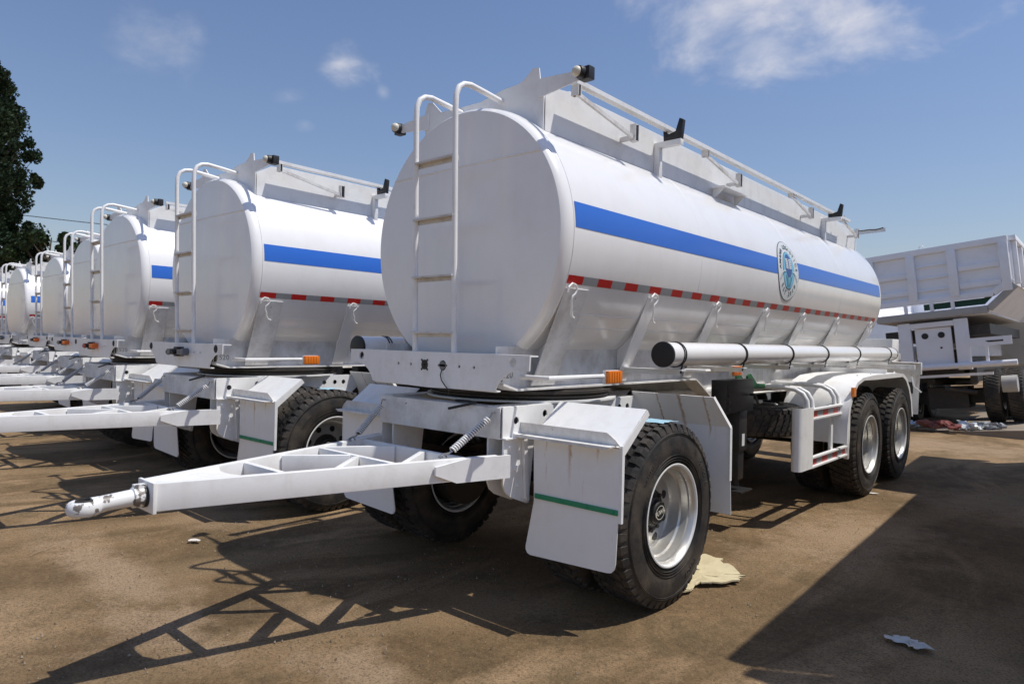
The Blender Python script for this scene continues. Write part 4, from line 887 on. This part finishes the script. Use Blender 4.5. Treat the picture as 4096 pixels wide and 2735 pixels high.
# ------------------------------------------------------------------ trees
def leaf_mat(nm, c1, c2):
    m = mat(nm, c1, .55, dirt=.9, dirtcol=c2, dscale=1.2, dlo=.35, dhi=.65); p = m.node_tree.nodes['Principled BSDF']
    return m
LEAF = leaf_mat('poplar_leaf', (.018, .040, .020), (.035, .062, .026)); LEAF2 = leaf_mat('bush_leaf', (.026, .052, .020), (.045, .072, .024))
def tree(x, y, h, r0, base, nl, name, label, lf, seed, ls=.11, shape=None, nclump=120):
    random.seed(seed); T = empty(name, (x, y, 0)); tag(T, label, 'tree', 'trees behind the trailer row')
    m = MB(); tp = [(mn.noise(Vector((z*.2, seed, 0)))*.4, mn.noise(Vector((seed, z*.2, 4)))*.4, z) for z in [h*.97*k/10 for k in range(11)]]
    m.tube(tp, [h*.018*(1-k/11)+.02 for k in range(11)], 10)
    cl = []
    for i in range(nclump):
        t = random.random()**.85; z = base+(h-base)*t
        rr = r0*(shape(t) if shape else math.sqrt(max(0, 1-(2*t-1)**2))); a = random.random()*2*PI; q = rr*random.uniform(.35, 1.0)
        c = Vector((q*math.cos(a), q*math.sin(a), z)); cl.append((c, random.uniform(.2, .62)*(.5+.5*rr/r0)*r0*.42*random.choice((.6, 1, 1.1))))
        k = max(0, min(9, int((z-q*.8)/h*10))); b0 = Vector(tp[k]); m.tube([b0, b0.lerp(c, .5)+Vector((0, 0, -.1*q)), c], [.05*h/18*1.3, .03, .012], 5)
    m.build('trunk', BARK, T)
    vs = []; fs = []
    for i in range(nl):
        c, cr = cl[random.randrange(len(cl))]
        d = Vector((random.gauss(0, 1), random.gauss(0, 1), random.gauss(0, 1))).normalized()*cr*random.random()**.45
        p = c+Vector((d.x, d.y, d.z*1.25)); s_ = ls*random.uniform(.6, 1.4)
        a = Vector((random.gauss(0, 1), random.gauss(0, 1), random.gauss(0, 1))).normalized(); b = a.orthogonal().normalized()
        o = len(vs); vs += [p-a*s_, p+b*s_*.7, p+a*s_, p-b*s_*.7]; fs.append((o, o+1, o+2, o+3))
    me = D.meshes.new('crown'); me.from_pydata(vs, [], fs); me.materials.append(lf); link('crown', me, T)
pop = lambda t: (.35+.65*math.sin(PI*min(1, t*1.25+.12))) if t < .6 else max(.12, 1.0*(1-(t-.6)/.4)**.7)
tree(-47.5, 5.0, 19.6, 3.3, 2.5, 150000, 'poplar_tree', 'tall dark poplar at the left edge of the photo', LEAF, 4, .085, lambda t: (.75+.25*math.sin(PI*t*1.4)) if t < .55 else max(.08, (1-(t-.55)/.45)**.8), 520)
tree(-50.5, 1.0, 20., 3.8, 2.5, 40000, 'poplar_tree', 'poplar standing just outside the left edge behind the row', LEAF, 9, .13, lambda t: (.75+.25*math.sin(PI*t*1.4)) if t < .7 else max(.1, (1-(t-.7)/.3)**.6), 180)
tree(-44.0, 7.9, 7.3, 2.6, 2.2, 16000, 'broadleaf_tree', 'low leafy tree right of the tall poplar, showing above the far tanks', LEAF2, 6, .12, None, 50)
tree(-42.0, 12.5, 5.2, 2.6, 1.2, 12000, 'broadleaf_tree', 'low tree hidden behind the third trailer ladder', LEAF2, 16, .12, None, 45)
# low far hedge along the yard's end
random.seed(21); vs = []; fs = []
for i in range(26000):
    t = random.random(); x = -75+t*120; y = 62-t*6+random.gauss(0, 1.0); z = abs(random.gauss(0, 1.3))*(1+.5*mn.noise(Vector((x*.2, 0, 0))))
    p = Vector((x, y, z)); a = Vector((random.gauss(0, 1), random.gauss(0, 1), random.gauss(0, 1))).normalized()*.3; b = a.orthogonal().normalized()*.22
    o = len(vs); vs += [p-a, p+b, p+a, p-b]; fs.append((o, o+1, o+2, o+3))
me = D.meshes.new('far_scrub'); me.from_pydata(vs, [], fs); me.materials.append(LEAF2); tag(link('far_scrub', me), 'low green scrub along the far end of the yard', 'scrub', kind='stuff')
# power line
for i, (z0_, lb) in enumerate(((10.9, 'upper thin power cable crossing the sky behind the poplar'), (8.9, 'lower thin power cable crossing the sky behind the poplar'))):
    a = Vector((-75, 4, z0_+1.6)); b = Vector((-30, 62, z0_-.6)); pts = [a.lerp(b, k/16)-Vector((0, 0, 1.2*math.sin(PI*k/16))) for k in range(17)]
    m = MB(); m.tube(pts, .035, 5); tag(m.build('power_cable', BLKMET), lb, 'cable', 'power cables behind the trailers')
for (x, y, lb) in ((-75, 4, 'utility pole carrying the cables, hidden behind the poplar'), (-30, 62, 'utility pole carrying the cables, hidden behind the second trailer')):
    m = MB(); m.tube([(0, 0, 0), (0, 0, 13.0 if x < -50 else 10.9)], [.16, .11], 10); m.bar((-.9, 0, 10.2 if x < -50 else 10.2), (.9, 0, 10.2), .1, .12); o = m.build('utility_pole', BARK); o.location = (x, y, 0); tag(o, lb, 'pole', 'utility poles')
